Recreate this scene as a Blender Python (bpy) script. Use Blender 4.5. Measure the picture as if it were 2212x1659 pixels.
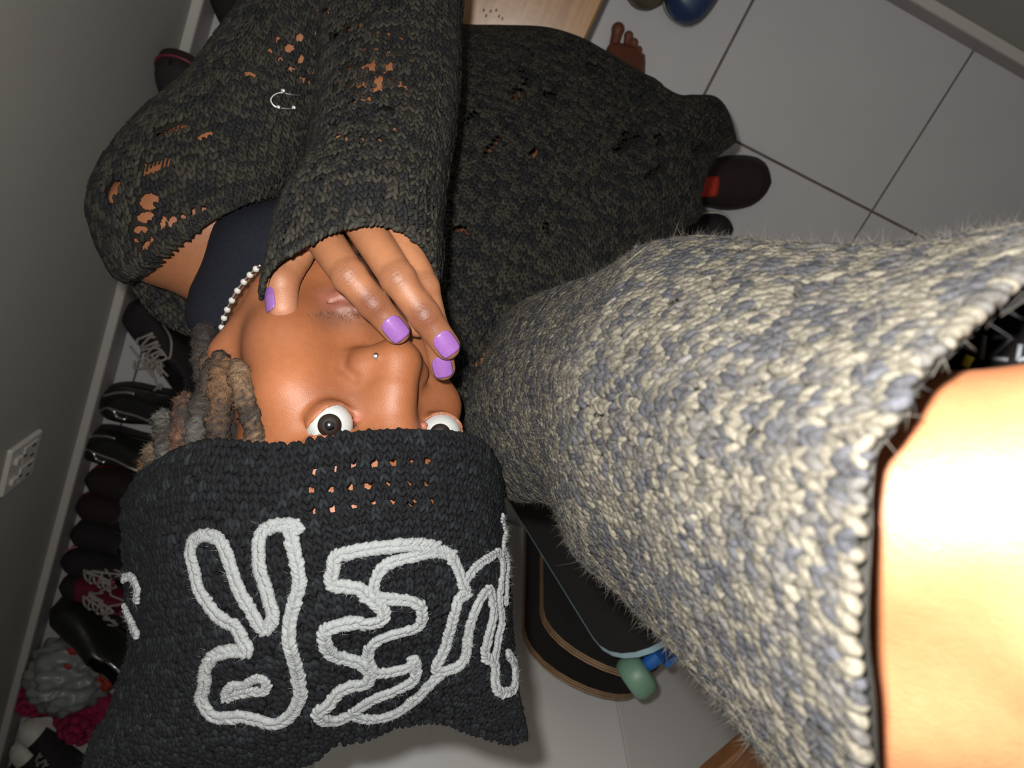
import bpy, math, random
import numpy as np
from mathutils import Matrix, Vector
for o in list(bpy.data.objects): bpy.data.objects.remove(o)
SC=bpy.context.scene; COL=SC.collection
rng=np.random.default_rng(7); random.seed(7)

# ------------------------------------------------------------ camera, world, light, exposure
W,H,F=2212.0,1659.0,1540.0
CAMH=1.45
RM=np.array([[0.90819056,-0.38462279,-0.16509154],[0.41840459,0.84489699,0.33329669],[0.01129185,-0.37177196,0.92825541]])
CAM=np.array([0,0,CAMH])
cam=bpy.data.cameras.new('camera'); camo=bpy.data.objects.new('camera',cam); COL.objects.link(camo)
cam.sensor_width=36.0; cam.lens=36.0*F/W; cam.clip_start=0.005; cam.clip_end=30
mw=Matrix([list(RM[i])+[CAM[i]] for i in range(3)]+[[0,0,0,1]]); camo.matrix_world=mw
cam.dof.use_dof=True; cam.dof.focus_distance=0.385; cam.dof.aperture_fstop=17.0
SC.camera=camo
wd=bpy.data.worlds.new('world'); SC.world=wd; wd.use_nodes=True
wd.node_tree.nodes['Background'].inputs[0].default_value=(1.0,0.93,0.85,1); wd.node_tree.nodes['Background'].inputs[1].default_value=0.02
fl=bpy.data.lights.new('camera_flash','POINT'); fl.energy=19.0; fl.shadow_soft_size=0.006; fl.color=(1.0,0.97,0.93)
flo=bpy.data.objects.new('camera_flash',fl); COL.objects.link(flo)
flo.location=Vector(RM@np.array([-0.016,0.022,0.004])+CAM)
VS=SC.view_settings; VS.view_transform='Standard'; VS.look='None'; VS.gamma=1.0; VS.exposure=0.0; VS.use_curve_mapping=False
SC.display_settings.display_device='sRGB'

# ------------------------------------------------------------ helpers
def C2W(p):                                   # camera frame (x right, y down, z depth) -> world
    p=np.asarray(p,float); q=p*np.array([1,-1,-1.0]); return q@RM.T+CAM
def camp(px,py,d):
    px,py,d=np.broadcast_arrays(np.asarray(px,float),np.asarray(py,float),np.asarray(d,float))
    return np.stack([(px-W/2)/F*d,(py-H/2)/F*d,d],-1)
def V(px,py,d): return C2W(camp(px,py,d))
def ray(px,py): return RM@np.array([(px-W/2)/F,-(py-H/2)/F,-1.0])
def onz(px,py,z=0.0):
    r=ray(px,py); return CAM+r*((z-CAMH)/r[2])
def onx(px,py,x): r=ray(px,py); return CAM+r*(x/r[0])
def ony(px,py,y): r=ray(px,py); return CAM+r*(y/r[1])

def mk(name,v,faces,mat=None,parent=None,smooth=True,col=None,kind=None,loc=None):
    """faces: list of int arrays (n,k)"""
    v=np.asarray(v,np.float32)
    if loc is not None: v=v-np.asarray(loc,np.float32)
    me=bpy.data.meshes.new(name)
    fs=[np.asarray(f,np.int32) for f in faces if len(f)]
    me.vertices.add(len(v)); me.vertices.foreach_set('co',v.ravel())
    loops=np.concatenate([f.ravel() for f in fs]); tot=np.concatenate([np.full(len(f),f.shape[1],np.int32) for f in fs])
    st=np.concatenate([[0],np.cumsum(tot)[:-1]]).astype(np.int32)
    me.loops.add(len(loops)); me.loops.foreach_set('vertex_index',loops)
    me.polygons.add(len(tot)); me.polygons.foreach_set('loop_start',st)
    me.update(calc_edges=True)
    me.polygons.foreach_set('use_smooth',np.full(len(tot),bool(smooth)))
    if col is not None:
        a=me.attributes.new('col','FLOAT_COLOR','POINT'); c=np.ones((len(v),4),np.float32); c[:,:3]=col; a.data.foreach_set('color',c.ravel())
    me.validate()
    o=bpy.data.objects.new(name,me); COL.objects.link(o)
    if mat: me.materials.append(mat)
    if parent: o.parent=parent
    if loc is not None: o.location=Vector(loc)
    if kind: o['kind']=kind
    return o
def tag(o,label=None,cat=None,group=None,kind=None):
    if label: o['label']=label
    if cat: o['category']=cat
    if group: o['group']=group
    if kind: o['kind']=kind
    return o
def empty(name,loc):
    o=bpy.data.objects.new(name,None); o.location=Vector(loc); o.empty_display_size=.05; COL.objects.link(o); return o

class MB:                                     # gathers pieces of one mesh
    def __init__(s): s.v=[];s.f=[];s.n=0
    def add(s,v,fl):
        v=np.asarray(v,float)
        for f in fl: s.f.append(np.asarray(f,int)+s.n)
        s.v.append(v); s.n+=len(v); return s
    def box(s,c,sz,R=None,bev=0):
        c=np.asarray(c,float); h=np.asarray(sz,float)/2
        if bev>0:
            pts=[]
            b=min(bev,h.min()*.9)
            for sx in(-1,1):
                for sy in(-1,1):
                    for sz_ in(-1,1):
                        sg=np.array([sx,sy,sz_])
                        for k in range(3):
                            q=h-b; q=q.copy(); q[k]=h[k]; pts.append(sg*q)
            pts=np.array(pts); 
            fs4=[];fs3=[]
            idx=lambda sx,sy,sz_,k: ((sx*2+sy)*2+sz_)*3+k
            for k in range(3):
                a,b_=[i for i in range(3) if i!=k]
                for sgn in(0,1):
                    q=[]
                    for (i,j) in((0,0),(1,0),(1,1),(0,1)):
                        t=[0,0,0];t[k]=sgn;t[a]=i;t[b_]=j;q.append(idx(*t,k))
                    fs4.append(q)
            for k in range(3):
                a,b_=[i for i in range(3) if i!=k]
                for i in(0,1):
                    for j in(0,1):
                        t0=[0,0,0];t0[a]=i;t0[b_]=j;t0[k]=0;t1=list(t0);t1[k]=1
                        fs4.append([idx(*t0,a),idx(*t1,a),idx(*t1,b_),idx(*t0,b_)])
            for sx in(0,1):
                for sy in(0,1):
                    for sz_ in(0,1): fs3.append([idx(sx,sy,sz_,0),idx(sx,sy,sz_,1),idx(sx,sy,sz_,2)])
            fl=[fs4,fs3]
        else:
            pts=np.array([[x,y,z] for x in(-1,1) for y in(-1,1) for z in(-1,1)])*h
            fl=[[[0,1,3,2],[4,6,7,5],[0,4,5,1],[2,3,7,6],[0,2,6,4],[1,5,7,3]]]
        if R is not None: pts=pts@np.asarray(R).T
        return s.add(pts+c,fl)
    def tube(s,pts,r,n=8,cap=True,closed=False):
        pts=np.asarray(pts,float); m=len(pts); r=np.broadcast_to(np.asarray(r,float),(m,))
        if closed: t=np.roll(pts,-1,0)-np.roll(pts,1,0)
        else: t=np.gradient(pts,axis=0)
        t/=np.linalg.norm(t,axis=1)[:,None]+1e-12
        ref=np.array([0,0,1.0]) if abs(t[0][2])<.9 else np.array([1.0,0,0])
        a=np.cross(t[0],ref); a/=np.linalg.norm(a); A=[]
        for i in range(m):
            a=a-t[i]*np.dot(a,t[i]); a/=np.linalg.norm(a)+1e-12; A.append(a)
        A=np.array(A); B=np.cross(t,A); th=np.arange(n)*2*np.pi/n
        v=(pts[:,None]+r[:,None,None]*(A[:,None]*np.cos(th)[None,:,None]+B[:,None]*np.sin(th)[None,:,None])).reshape(-1,3)
        mm=m if closed else m-1
        i=np.arange(mm)[:,None]; j=np.arange(n)[None]; j2=(j+1)%n; i2=(i+1)%m
        q=np.stack([(i*n+j),(i*n+j2),(i2*n+j2),(i2*n+j)],-1).reshape(-1,4)
        fl=[q]
        if cap and not closed:
            v=np.concatenate([v,pts[:1],pts[-1:]]); k=np.arange(n)
            fl.append(np.stack([(k+1)%n,k,np.full(n,m*n)],-1)); fl.append(np.stack([(m-1)*n+k,(m-1)*n+(k+1)%n,np.full(n,m*n+1)],-1))
        return s.add(v,fl)
    def ball(s,c,r,nu=12,nv=8,R=None):
        r=np.broadcast_to(np.asarray(r,float),(3,))
        ph=np.linspace(0,np.pi,nv+1)[1:-1]; th=np.arange(nu)*2*np.pi/nu
        v=np.stack([np.sin(ph)[:,None]*np.cos(th),np.sin(ph)[:,None]*np.sin(th),np.cos(ph)[:,None]+0*th],-1).reshape(-1,3)
        v=np.concatenate([v,[[0,0,1],[0,0,-1]]])*r
        if R is not None: v=v@np.asarray(R).T
        i=np.arange(nv-2)[:,None]; j=np.arange(nu)[None]; j2=(j+1)%nu
        q=np.stack([i*nu+j,(i+1)*nu+j,(i+1)*nu+j2,i*nu+j2],-1).reshape(-1,4)
        k=np.arange(nu);N=(nv-1)*nu
        return s.add(v+np.asarray(c,float),[q,np.stack([np.full(nu,N),k,(k+1)%nu],-1),np.stack([(nv-2)*nu+(k+1)%nu,(nv-2)*nu+k,np.full(nu,N+1)],-1)])
    def grid(s,P,closed_u=False):
        a,b=P.shape[:2]; i=np.arange(a-1)[:,None]; j=np.arange(b if closed_u else b-1)[None]; j2=(j+1)%b
        q=np.stack([i*b+j,i*b+j2,(i+1)*b+j2,(i+1)*b+j],-1).reshape(-1,4)
        return s.add(P.reshape(-1,3),[q])
    def prism(s,poly,z0,z1,M=None):
        poly=np.asarray(poly,float); n=len(poly)
        v=np.concatenate([np.c_[poly,np.full(n,z0)],np.c_[poly,np.full(n,z1)],[[*poly.mean(0),z0],[*poly.mean(0),z1]]])
        if M is not None: v=v@np.asarray(M[0]).T+np.asarray(M[1])
        k=np.arange(n);k2=(k+1)%n
        return s.add(v,[np.stack([k,k2,k2+n,k+n],-1),np.stack([k2,k,np.full(n,2*n)],-1),np.stack([k+n,k2+n,np.full(n,2*n+1)],-1)])
    def make(s,name,mat,parent=None,smooth=True,**kw):
        f={}
        for a in s.f: 
            if len(a): f.setdefault(a.shape[1],[]).append(a)
        return mk(name,np.concatenate(s.v),[np.concatenate(x) for x in f.values()],mat,parent,smooth,**kw)

def cat(pts,n):                               # smooth curve through points, n samples by arc length
    P=np.asarray(pts,float)
    if len(P)<3:
        t=np.linspace(0,1,n)[:,None]; return P[0]*(1-t)+P[-1]*t
    Q=np.concatenate([[2*P[0]-P[1]],P,[2*P[-1]-P[-2]]]); out=[]
    for i in range(len(P)-1):
        a,b,c,d=Q[i:i+4]; t=np.linspace(0,1,17)[:-1,None]
        out.append(.5*((2*b)+(-a+c)*t+(2*a-5*b+4*c-d)*t**2+(-a+3*b-3*c+d)*t**3))
    out=np.concatenate(out+[P[-1:]]); l=np.concatenate([[0],np.cumsum(np.linalg.norm(np.diff(out[:,:2] if out.shape[1]==3 and False else out,axis=0),axis=1))])
    s=np.linspace(0,l[-1],n); return np.stack([np.interp(s,l,out[:,k]) for k in range(out.shape[1])],-1)
def unit(a): a=np.asarray(a,float); return a/(np.linalg.norm(a,axis=-1,keepdims=True)+1e-12)

# ------------------------------------------------------------ materials
def mat(name,c,rough=.6,metal=0.,noise=None,bump=None,spec=.5,coat=0.,attr=False,sheen=0.,sss=0.):
    m=bpy.data.materials.new(name); m.use_nodes=True; nt=m.node_tree; b=nt.nodes['Principled BSDF']
    b.inputs['Base Color'].default_value=(*c,1); b.inputs['Roughness'].default_value=rough; b.inputs['Metallic'].default_value=metal
    b.inputs['Specular IOR Level'].default_value=spec; b.inputs['Coat Weight'].default_value=coat; b.inputs['Coat Roughness'].default_value=.06
    if sheen: b.inputs['Sheen Weight'].default_value=sheen; b.inputs['Sheen Roughness'].default_value=.4
    if sss:
        b.inputs['Subsurface Weight'].default_value=sss; b.inputs['Subsurface Radius'].default_value=(1.0,.35,.18); b.inputs['Subsurface Scale'].default_value=.004
    tc=nt.nodes.new('ShaderNodeTexCoord'); src=None
    if attr:
        a=nt.nodes.new('ShaderNodeAttribute'); a.attribute_name='col'; src=a.outputs['Color']
    if noise:
        sc,amt,c2=noise[:3]; n=nt.nodes.new('ShaderNodeTexNoise'); n.inputs['Scale'].default_value=sc; n.inputs['Detail'].default_value=5
        if len(noise)>3:
            mp=nt.nodes.new('ShaderNodeMapping'); mp.inputs['Scale'].default_value=noise[3]; nt.links.new(tc.outputs['Object'],mp.inputs[0]); nt.links.new(mp.outputs[0],n.inputs['Vector'])
        else: nt.links.new(tc.outputs['Object'],n.inputs['Vector'])
        r=nt.nodes.new('ShaderNodeMapRange'); r.inputs[1].default_value=.35; r.inputs[2].default_value=.65; r.inputs[3].default_value=0; r.inputs[4].default_value=amt
        nt.links.new(n.outputs['Fac'],r.inputs[0])
        mx=nt.nodes.new('ShaderNodeMix'); mx.data_type='RGBA'; mx.blend_type='MULTIPLY' if attr else 'MIX'
        nt.links.new(r.outputs[0],mx.inputs[0]); mx.inputs[6].default_value=(*c,1); mx.inputs[7].default_value=(*c2,1)
        if src: nt.links.new(src,mx.inputs[6])
        src=mx.outputs[2]
    if src: nt.links.new(src,b.inputs['Base Color'])
    if bump:
        n=nt.nodes.new('ShaderNodeTexNoise'); n.inputs['Scale'].default_value=bump[0]; n.inputs['Detail'].default_value=4
        nt.links.new(tc.outputs['Object'],n.inputs['Vector'])
        bp=nt.nodes.new('ShaderNodeBump'); bp.inputs['Strength'].default_value=bump[1]; bp.inputs['Distance'].default_value=bump[2] if len(bump)>2 else .002
        nt.links.new(n.outputs['Fac'],bp.inputs['Height']); nt.links.new(bp.outputs[0],b.inputs['Normal'])
    return m
M={}
M['tile']=mat('glazed_tile',(.56,.555,.57),.42,noise=(9,.35,(.51,.505,.52)),bump=(45,.12,.002))
M['grout']=mat('grout',(.11,.085,.075),.9,noise=(40,.6,(.2,.16,.14)))
M['wall']=mat('wall_paint',(.37,.36,.335),.75,noise=(6,.4,(.34,.33,.31)),bump=(140,.2,.001))
M['skirt']=mat('skirting_tile',(.34,.31,.31),.5,noise=(8,.4,(.30,.27,.27)))
M['skirttop']=mat('skirting_edge',(.52,.50,.47),.5)
M['cab']=mat('cabinet_white',(.80,.80,.79),.5,noise=(5,.3,(.75,.75,.74)))
M['cab_shaded']=mat('cabinet_white_shaded',(.68,.665,.65),.5,noise=(5,.3,(.64,.63,.61)))  # copy of the cabinet white, right door's shade put into its colour
M['wood']=mat('pine_wood',(.30,.16,.062),.28,noise=(7,.9,(.20,.10,.035),(22,1.2,3)),bump=(60,.1,.001))
M['woodd']=mat('brown_wood',(.30,.13,.05),.4,noise=(6,.9,(.17,.07,.025),(20,2,2)))
M['skin']=mat('skin',(.2,.07,.03),.5,attr=True,noise=(260,.4,(.84,.80,.78)),bump=(1300,.42,.0005),spec=.38,sss=.12)
M['yarn']=mat('flecked_yarn',(.06,.055,.045),.75,attr=True,noise=(900,.7,(.6,.6,.62)),bump=(1600,.5,.0008),spec=.15)
M['yarnb']=mat('black_yarn',(.008,.009,.012),.8,attr=True,noise=(900,.6,(.55,.55,.55)),bump=(1500,.5,.0008),spec=.15)
M['yarnw']=mat('white_yarn',(.20,.21,.21),.75,noise=(500,.6,(.14,.15,.155)),bump=(1500,.6,.001),spec=.2)
M['tank']=mat('black_cotton',(.008,.009,.014),.9,noise=(700,.6,(.014,.015,.02)),bump=(1500,.3,.0004),spec=.1)
M['loc']=mat('dreadlock_hair',(.05,.03,.02),.7,attr=True,noise=(420,.9,(.45,.42,.4)),bump=(900,.9,.0015),spec=.3)
M['eye']=mat('eye_white',(.34,.35,.34),.25,spec=.5,coat=.6)
M['iris']=mat('brown_iris',(.006,.0025,.0015),.35,noise=(900,.8,(.010,.0045,.0025)),spec=.3)
M['pupil']=mat('pupil',(.002,.002,.0025),.08,coat=1)
M['nail']=mat('purple_polish',(.145,.060,.205),.22,noise=(1500,.25,(.26,.12,.32)),coat=.35)
M['pearl']=mat('pearl',(.36,.34,.31),.25,coat=.5)
M['silver']=mat('silver',(.9,.89,.87),.28,metal=1)
M['chrome']=mat('reflective_piping',(.95,.93,.9),.24,metal=1)
M['bstrap']=mat('black_strap',(.0035,.003,.003),.95,spec=.05)
M['greyprint']=mat('grey_print',(.055,.058,.065),.7)
M['yellow']=mat('yellow_print',(.45,.36,.02),.6)
M['blue']=mat('blue_paint',(.01,.10,.36),.45)
M['lblue']=mat('pale_blue_edge',(.36,.52,.58),.6,noise=(70,.5,(.25,.4,.47)))
M['teal']=mat('green_urethane',(.13,.24,.17),.45,noise=(30,.4,(.10,.18,.12)))
M['grip']=mat('grip_tape',(.008,.007,.007),.95,noise=(600,.5,(.02,.017,.016)),bump=(2500,.4,.0006))
M['ply']=mat('maple_ply',(.33,.20,.10),.6,noise=(40,.7,(.20,.11,.05)))
M['plyd']=mat('black_ply',(.012,.010,.010),.6)
M['metal']=mat('dull_metal',(.4,.4,.4),.4,metal=1)
M['patent']=mat('black_patent',(.012,.012,.011),.28,coat=.2,noise=(25,.4,(.02,.02,.018)),bump=(60,.3,.003))
M['blk']=mat('black_fabric',(.010,.008,.009),.85,noise=(200,.5,(.018,.015,.015)))
M['blkred']=mat('black_red_fabric',(.014,.006,.006),.8,noise=(120,.5,(.02,.009,.009)))
M['rubber']=mat('dark_rubber',(.02,.016,.016),.7)
M['redrub']=mat('red_rubber',(.16,.012,.008),.6)
M['red']=mat('red_mesh',(.55,.035,.015),.7,noise=(300,.6,(.2,.01,.005)))
M['white']=mat('white_rubber',(.62,.60,.55),.55,noise=(60,.4,(.45,.43,.38)))
M['lace']=mat('grey_lace',(.30,.27,.24),.9)
M['maroon']=mat('maroon_satin',(.16,.014,.035),.45,noise=(30,.6,(.09,.008,.02)))
M['pink']=mat('pink_rubber',(.6,.2,.22),.6)
M['magenta']=mat('magenta_wool',(.36,.012,.075),.85,noise=(120,.7,(.18,.006,.035)),bump=(160,1,.006))
M['bag']=mat('grey_plastic',(.24,.25,.24),.35,noise=(14,.6,(.18,.19,.19)))
M['orange']=mat('orange_red_cloth',(.40,.035,.012),.8,noise=(60,.6,(.22,.02,.008)))
M['navy']=mat('navy_leather',(.02,.04,.11),.4,noise=(20,.5,(.03,.06,.15)))
M['olive']=mat('olive_leather',(.10,.085,.05),.5,noise=(40,.5,(.05,.04,.025)))
M['jean']=mat('dark_trousers',(.012,.012,.015),.9)
M['plate']=mat('outlet_plastic',(.60,.58,.54),.4)
M['plated']=mat('outlet_dark',(.03,.03,.03),.6)
M['redprint']=mat('red_print',(.35,.03,.02),.6)
# ------------------------------------------------------------ the room
XL=-.5435; YF=.452; TS=.4183; TX=.3422; TY=.1182
def structure(o): o['kind']='structure'; return o
XR=2.2; YB=-2.9
b=MB(); b.box(((XL+XR)/2,(YF+YB)/2,-.03),(XR-XL,YF-YB,.05)); fl_o=structure(b.make('floor',M['grout'],smooth=False))
tx=[TX+TS*k for k in range(-3,6)]; ty=[TY+TS*k for k in range(-8,2)]
tcache={}
for i in range(len(tx)-1):
    for j in range(len(ty)-1):
        x0,x1=max(tx[i],XL),min(tx[i+1],XR); y0,y1=max(ty[j],YB),min(ty[j+1],YF)
        if x1-x0<.02 or y1-y0<.02: continue
        g=.0045; key=(round(x1-x0,3),round(y1-y0,3))
        if key in tcache:
            o=tcache[key].copy(); COL.objects.link(o); o.name='tile'
        else:
            b=MB(); b.box((0,0,0),(x1-x0-g,y1-y0-g,.008),bev=.0012); o=b.make('tile',M['tile'],fl_o,smooth=False); tcache[key]=o
        o.location=((x0+x1)/2,(y0+y1)/2,-.004)
def wall(name,c,s,m=None):
    b=MB(); b.box(c,s); return structure(b.make(name,m or M['wall'],smooth=False))
wall('wall_left',(XL-.05,(YF+YB)/2,1.25),(.1,YF-YB+.2,2.5))
wall('wall_front',((XL+XR)/2,YF+.05,1.25),(XR-XL,.1,2.5))
wall('wall_right',(XR+.05,(YF+YB)/2,1.25),(.1,YF-YB+.2,2.5))
wall('wall_back',((XL+XR)/2,YB-.05,1.25),(XR-XL,.1,2.5))
wall('ceiling',((XL+XR)/2,(YF+YB)/2,2.55),(XR-XL+.2,YF-YB+.2,.1))
def skirting(name,c,s,edge_c,edge_s):
    b=MB(); b.box(c,s,bev=.002); o=structure(b.make(name,M['skirt'],smooth=False))
    e=MB(); e.box(edge_c,edge_s,bev=.002); e.make('top_edge',M['skirttop'],o,smooth=False)
L=YF-YB
skirting('baseboard_left',(XL+.006,(YF+YB)/2,.036),(.012,L,.072),(XL+.009,(YF+YB)/2,.078),(.018,L,.012))
skirting('baseboard_front',((XL+XR)/2+.01,YF-.006,.036),(XR-XL-.02,.012,.072),((XL+XR)/2+.01,YF-.009,.078),(XR-XL-.04,.018,.012))

# wall outlet on the left wall
pc=[onx(78,925,XL),onx(3,981,XL),onx(0,1067,XL),onx(65,1014,XL)]
pc=np.array(pc); c=pc.mean(0); sy=.5*(abs(pc[0][1]-pc[3][1])+abs(pc[1][1]-pc[2][1])); sz=.5*(abs(pc[0][2]-pc[1][2])+abs(pc[3][2]-pc[2][2]))
ot=empty('wall_outlet',(XL,c[1],c[2]-sz/2)); tag(ot,'grey-white double power outlet plate on the left wall','outlet')
def local(o,p): return np.asarray(p)-np.array(o.location)
b=MB(); b.box(local(ot,(XL+.005,c[1],c[2])),(.010,sy,sz),bev=.003); b.make('plate',M['plate'],ot,smooth=False)
for k in(-1,1):
    b=MB(); b.box(local(ot,(XL+.0115,c[1]+k*sy*.22,c[2]-sz*.12)),(.003,sy*.34,sz*.42),bev=.001); so=b.make('socket',M['plate'],ot,smooth=False)
    b=MB()
    for dy,dz in((0,.018),(-.011,-.006),(.011,-.006)): b.box(local(ot,(XL+.0125,c[1]+k*sy*.22+dy,c[2]-sz*.12+dz)),(.003,.004,.010))
    b.make('socket_hole',M['plated'],so,smooth=False)
    b=MB(); b.box(local(ot,(XL+.013,c[1]+k*sy*.22,c[2]+sz*.26)),(.006,sy*.13,sz*.2),bev=.001); b.make('switch',M['plate'],ot,smooth=False)

# white cabinet behind the person, its front at y=YC
YC=-.83; XS=.605
cb=empty('white_cabinet',(.7,YC-.3,0)); tag(cb,'tall white two-door cabinet behind the leaning skateboards','cabinet')
b=MB(); b.box(local(cb,(.70,YC-.24,1.0)),(1.18,.40,2.0)); b.make('body',M['cab'],cb,smooth=False)
b=MB(); b.box(local(cb,((.11+XS)/2,YC-.014,1.0)),(XS-.11-.003,.022,1.96),bev=.002); d1=b.make('door',M['cab'],cb,smooth=False)
b=MB(); b.box(local(cb,((1.29+XS)/2,YC-.017,1.0)),(1.29-XS-.003,.022,1.96),bev=.002); d2=b.make('door',M['cab_shaded'],cb,smooth=False)  # right door drawn in the shaded copy of the white
for d,x in((d1,XS-.04),(d2,XS+.04)):
    b=MB(); b.tube(local(cb,[(x,YC,1.1),(x,YC+.025,1.1),(x,YC+.025,1.25),(x,YC,1.25)]),.005); b.make('door_handle',M['metal'],d)

# wooden side table: only its corner shows at the bottom edge
p0=onz(1557,1659,.665); p1=onz(1662,1570,.665)
ed=unit((p1-p0)[:2]); ang=math.atan2(ed[1],ed[0]); nx=np.array([ed[1],-ed[0]])
tb_c=p0[:2]+ed*.130+nx*.12
wt=empty('wooden_side_table',(tb_c[0],tb_c[1],0)); tag(wt,'brown knotty wooden table whose corner shows at the lower right','table')
Rz=np.array([[math.cos(ang),-math.sin(ang),0],[math.sin(ang),math.cos(ang),0],[0,0,1]])
b=MB(); b.box((0,0,.65),(.34,.24,.03),Rz,bev=.003); b.make('table_top',M['woodd'],wt,smooth=False)
cpos=Rz@np.array([.05,-.03,0])
b=MB(); b.box(cpos+[0,0,.33],(.05,.05,.62),Rz,bev=.004); b.make('pedestal',M['woodd'],wt,smooth=False)
b=MB(); b.box(cpos+[0,0,.012],(.20,.20,.024),Rz,bev=.004); b.make('foot_plate',M['woodd'],wt,smooth=False)

# wooden bench in front of / under the person
BZ=.44; q0=onz(1312,0,BZ); q1=onz(1258,82,BZ)
bx1=(q0[0]+q1[0])/2; bx0=bx1-.30; by0,by1=-.30,.40
bn=empty('wooden_bench',((bx0+bx1)/2,(by0+by1)/2,0)); tag(bn,'pale wooden bench with bright flat top under the seated person','bench')
b=MB(); b.box((0,0,BZ-.014),(bx1-bx0,by1-by0,.028),bev=.003); b.make('seat_board',M['wood'],bn,smooth=False)
for sx in(-1,1):
    for sy_ in(-1,1):
        b=MB(); b.box((sx*.10,sy_*.29,(BZ-.03)/2),(.04,.04,BZ-.03),bev=.003); b.make('leg',M['wood'],bn,smooth=False)
    b=MB(); b.box((sx*.10,0,BZ-.06),(.022,.54,.05),bev=.003); b.make('rail',M['wood'],bn,smooth=False)
b=MB()
for x,y in((1045,22),(1060,24),(1072,22),(1050,34),(1078,35),(1085,40)):
    p=onz(x,y,BZ)+[0,0,.0003]; b.ball(local(bn,p),(.0014,.002,.0005),8,4)
b.make('stain_spot',M['woodd'],bn)
# ------------------------------------------------------------ the person: one continuous skin surface from a distance field
def smin(a,b,k):
    h=np.clip(.5+.5*(b-a)/k,0,1); return b+(a-b)*h-k*h*(1-h)
def smax(a,b,k): return -smin(-a,-b,k)
def cap(P,a,b,r0,r1):
    a=np.asarray(a,np.float32);b=np.asarray(b,np.float32); ba=b-a; pa=[P[k]-a[k] for k in range(3)]
    h=np.clip((pa[0]*ba[0]+pa[1]*ba[1]+pa[2]*ba[2])/np.float32(np.dot(ba,ba)+1e-12),0,1)
    return np.sqrt((pa[0]-ba[0]*h)**2+(pa[1]-ba[1]*h)**2+(pa[2]-ba[2]*h)**2)-(np.float32(r0)+np.float32(r1-r0)*h)
def sph(P,c,r): return np.sqrt((P[0]-np.float32(c[0]))**2+(P[1]-np.float32(c[1]))**2+(P[2]-np.float32(c[2]))**2)-np.float32(r)
def ell(P,c,r):
    q=[(P[k]-np.float32(c[k])) for k in range(3)]
    k0=np.sqrt((q[0]/r[0])**2+(q[1]/r[1])**2+(q[2]/r[2])**2); k1=np.sqrt((q[0]/r[0]**2)**2+(q[1]/r[1]**2)**2+(q[2]/r[2]**2)**2)+1e-9
    return (k0*(k0-1)/k1).astype(np.float32)
def chain(P,pts,rs,k):
    d=None
    for i in range(len(pts)-1):
        c=cap(P,pts[i],pts[i+1],rs[i],rs[i+1]); d=c if d is None else smin(d,c,k)
    return d
def nets(fn,lo,hi,h):
    lo=np.asarray(lo,float);hi=np.asarray(hi,float); n=np.ceil((hi-lo)/h).astype(int)+1
    ax=[(lo[k]+h*np.arange(n[k])).astype(np.float32) for k in range(3)]
    D=fn(np.meshgrid(*ax,indexing='ij'))
    S=D<0
    cs=[S[a:n[0]-1+a,b:n[1]-1+b,c:n[2]-1+c] for a in(0,1) for b in(0,1) for c in(0,1)]
    s=sum(x.astype(np.int8) for x in cs); act=(s>0)&(s<8)
    idx=np.full(act.shape,-1,np.int32); ii=np.argwhere(act); idx[act]=np.arange(len(ii))
    acc=np.zeros((len(ii),3));cnt=np.zeros(len(ii))
    crn=[(a,b,c) for a in(0,1) for b in(0,1) for c in(0,1)]
    dv=np.stack([D[ii[:,0]+a,ii[:,1]+b,ii[:,2]+c] for a,b,c in crn],1)
    for i in range(8):
        for j in range(i+1,8):
            df=np.abs(np.array(crn[i])-np.array(crn[j]))
            if df.sum()!=1: continue
            va,vb=dv[:,i],dv[:,j]; m=(va<0)!=(vb<0); t=np.where(m,va/(va-vb+1e-20),0)
            p=np.array(crn[i])+t[:,None]*(np.array(crn[j])-np.array(crn[i])); acc+=p*m[:,None]; cnt+=m
    v=(ii+acc/cnt[:,None])*h+lo
    Q=[]
    for k in range(3):
        a,b=[(1,2),(2,0),(0,1)][k]
        sl=[slice(1,-1)]*3; sl[k]=slice(0,-1); s0=S[tuple(sl)]; sl[k]=slice(1,None); s1=S[tuple(sl)]
        e=np.argwhere(s0!=s1); off=np.ones(3,int); off[k]=0; e=e+off
        fl=S[e[:,0],e[:,1],e[:,2]]
        def cell(da,db):
            q=e.copy(); q[:,a]-=da; q[:,b]-=db; return idx[q[:,0],q[:,1],q[:,2]]
        q=np.stack([cell(1,1),cell(0,1),cell(0,0),cell(1,0)],1); q[~fl]=q[~fl][:,::-1]; Q.append(q)
    Q=np.concatenate(Q); return v,Q[(Q>=0).all(1)]

# --- head frame: x to the person's left, y to the crown, z out of the face (mm)
MH=np.array([[-0.78102575,0.23229313,0.57968843],[-0.11732295,0.85713939,-0.501545],[-0.61337924,-0.45973032,-0.64219462]])
TH=np.array([-0.06878546,0.02617667,0.38943533])
def h2c(p): return (np.asarray(p,float)*1e-3)@MH.T+TH
def c2h(p): return ((np.asarray(p,float)-TH)@MH)*1e3
def h2w(p): return C2W(h2c(p))
def HL(px,py,g,dz=0): return c2h(camp(px,py,h2c(g)[2]+dz))
NBc=camp(640,640,.56)
NBh=c2h(NBc)
eL=HL(712,919,(31.5,0,-4)); eR=HL(951,938,(-31.5,0,-4)); ER=12.2
tip=HL(879,757,(0,-42,32)); alaL=HL(797,775,(16,-44,15)); bridge=HL(866,880,(0,0,9)); mid=HL(868,825,(0,-20,22))
alaR=np.array([tip[0]*2-alaL[0]-2,alaL[1],alaL[2]])
mL=HL(692,663,(25,-72,4)); mC=HL(783,640,(0,-71,17)); mR=np.array([2*mC[0]-mL[0],mL[1],mL[2]])
chin=HL(735,545,(0,-112,6))
dx=mC[0]
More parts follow.
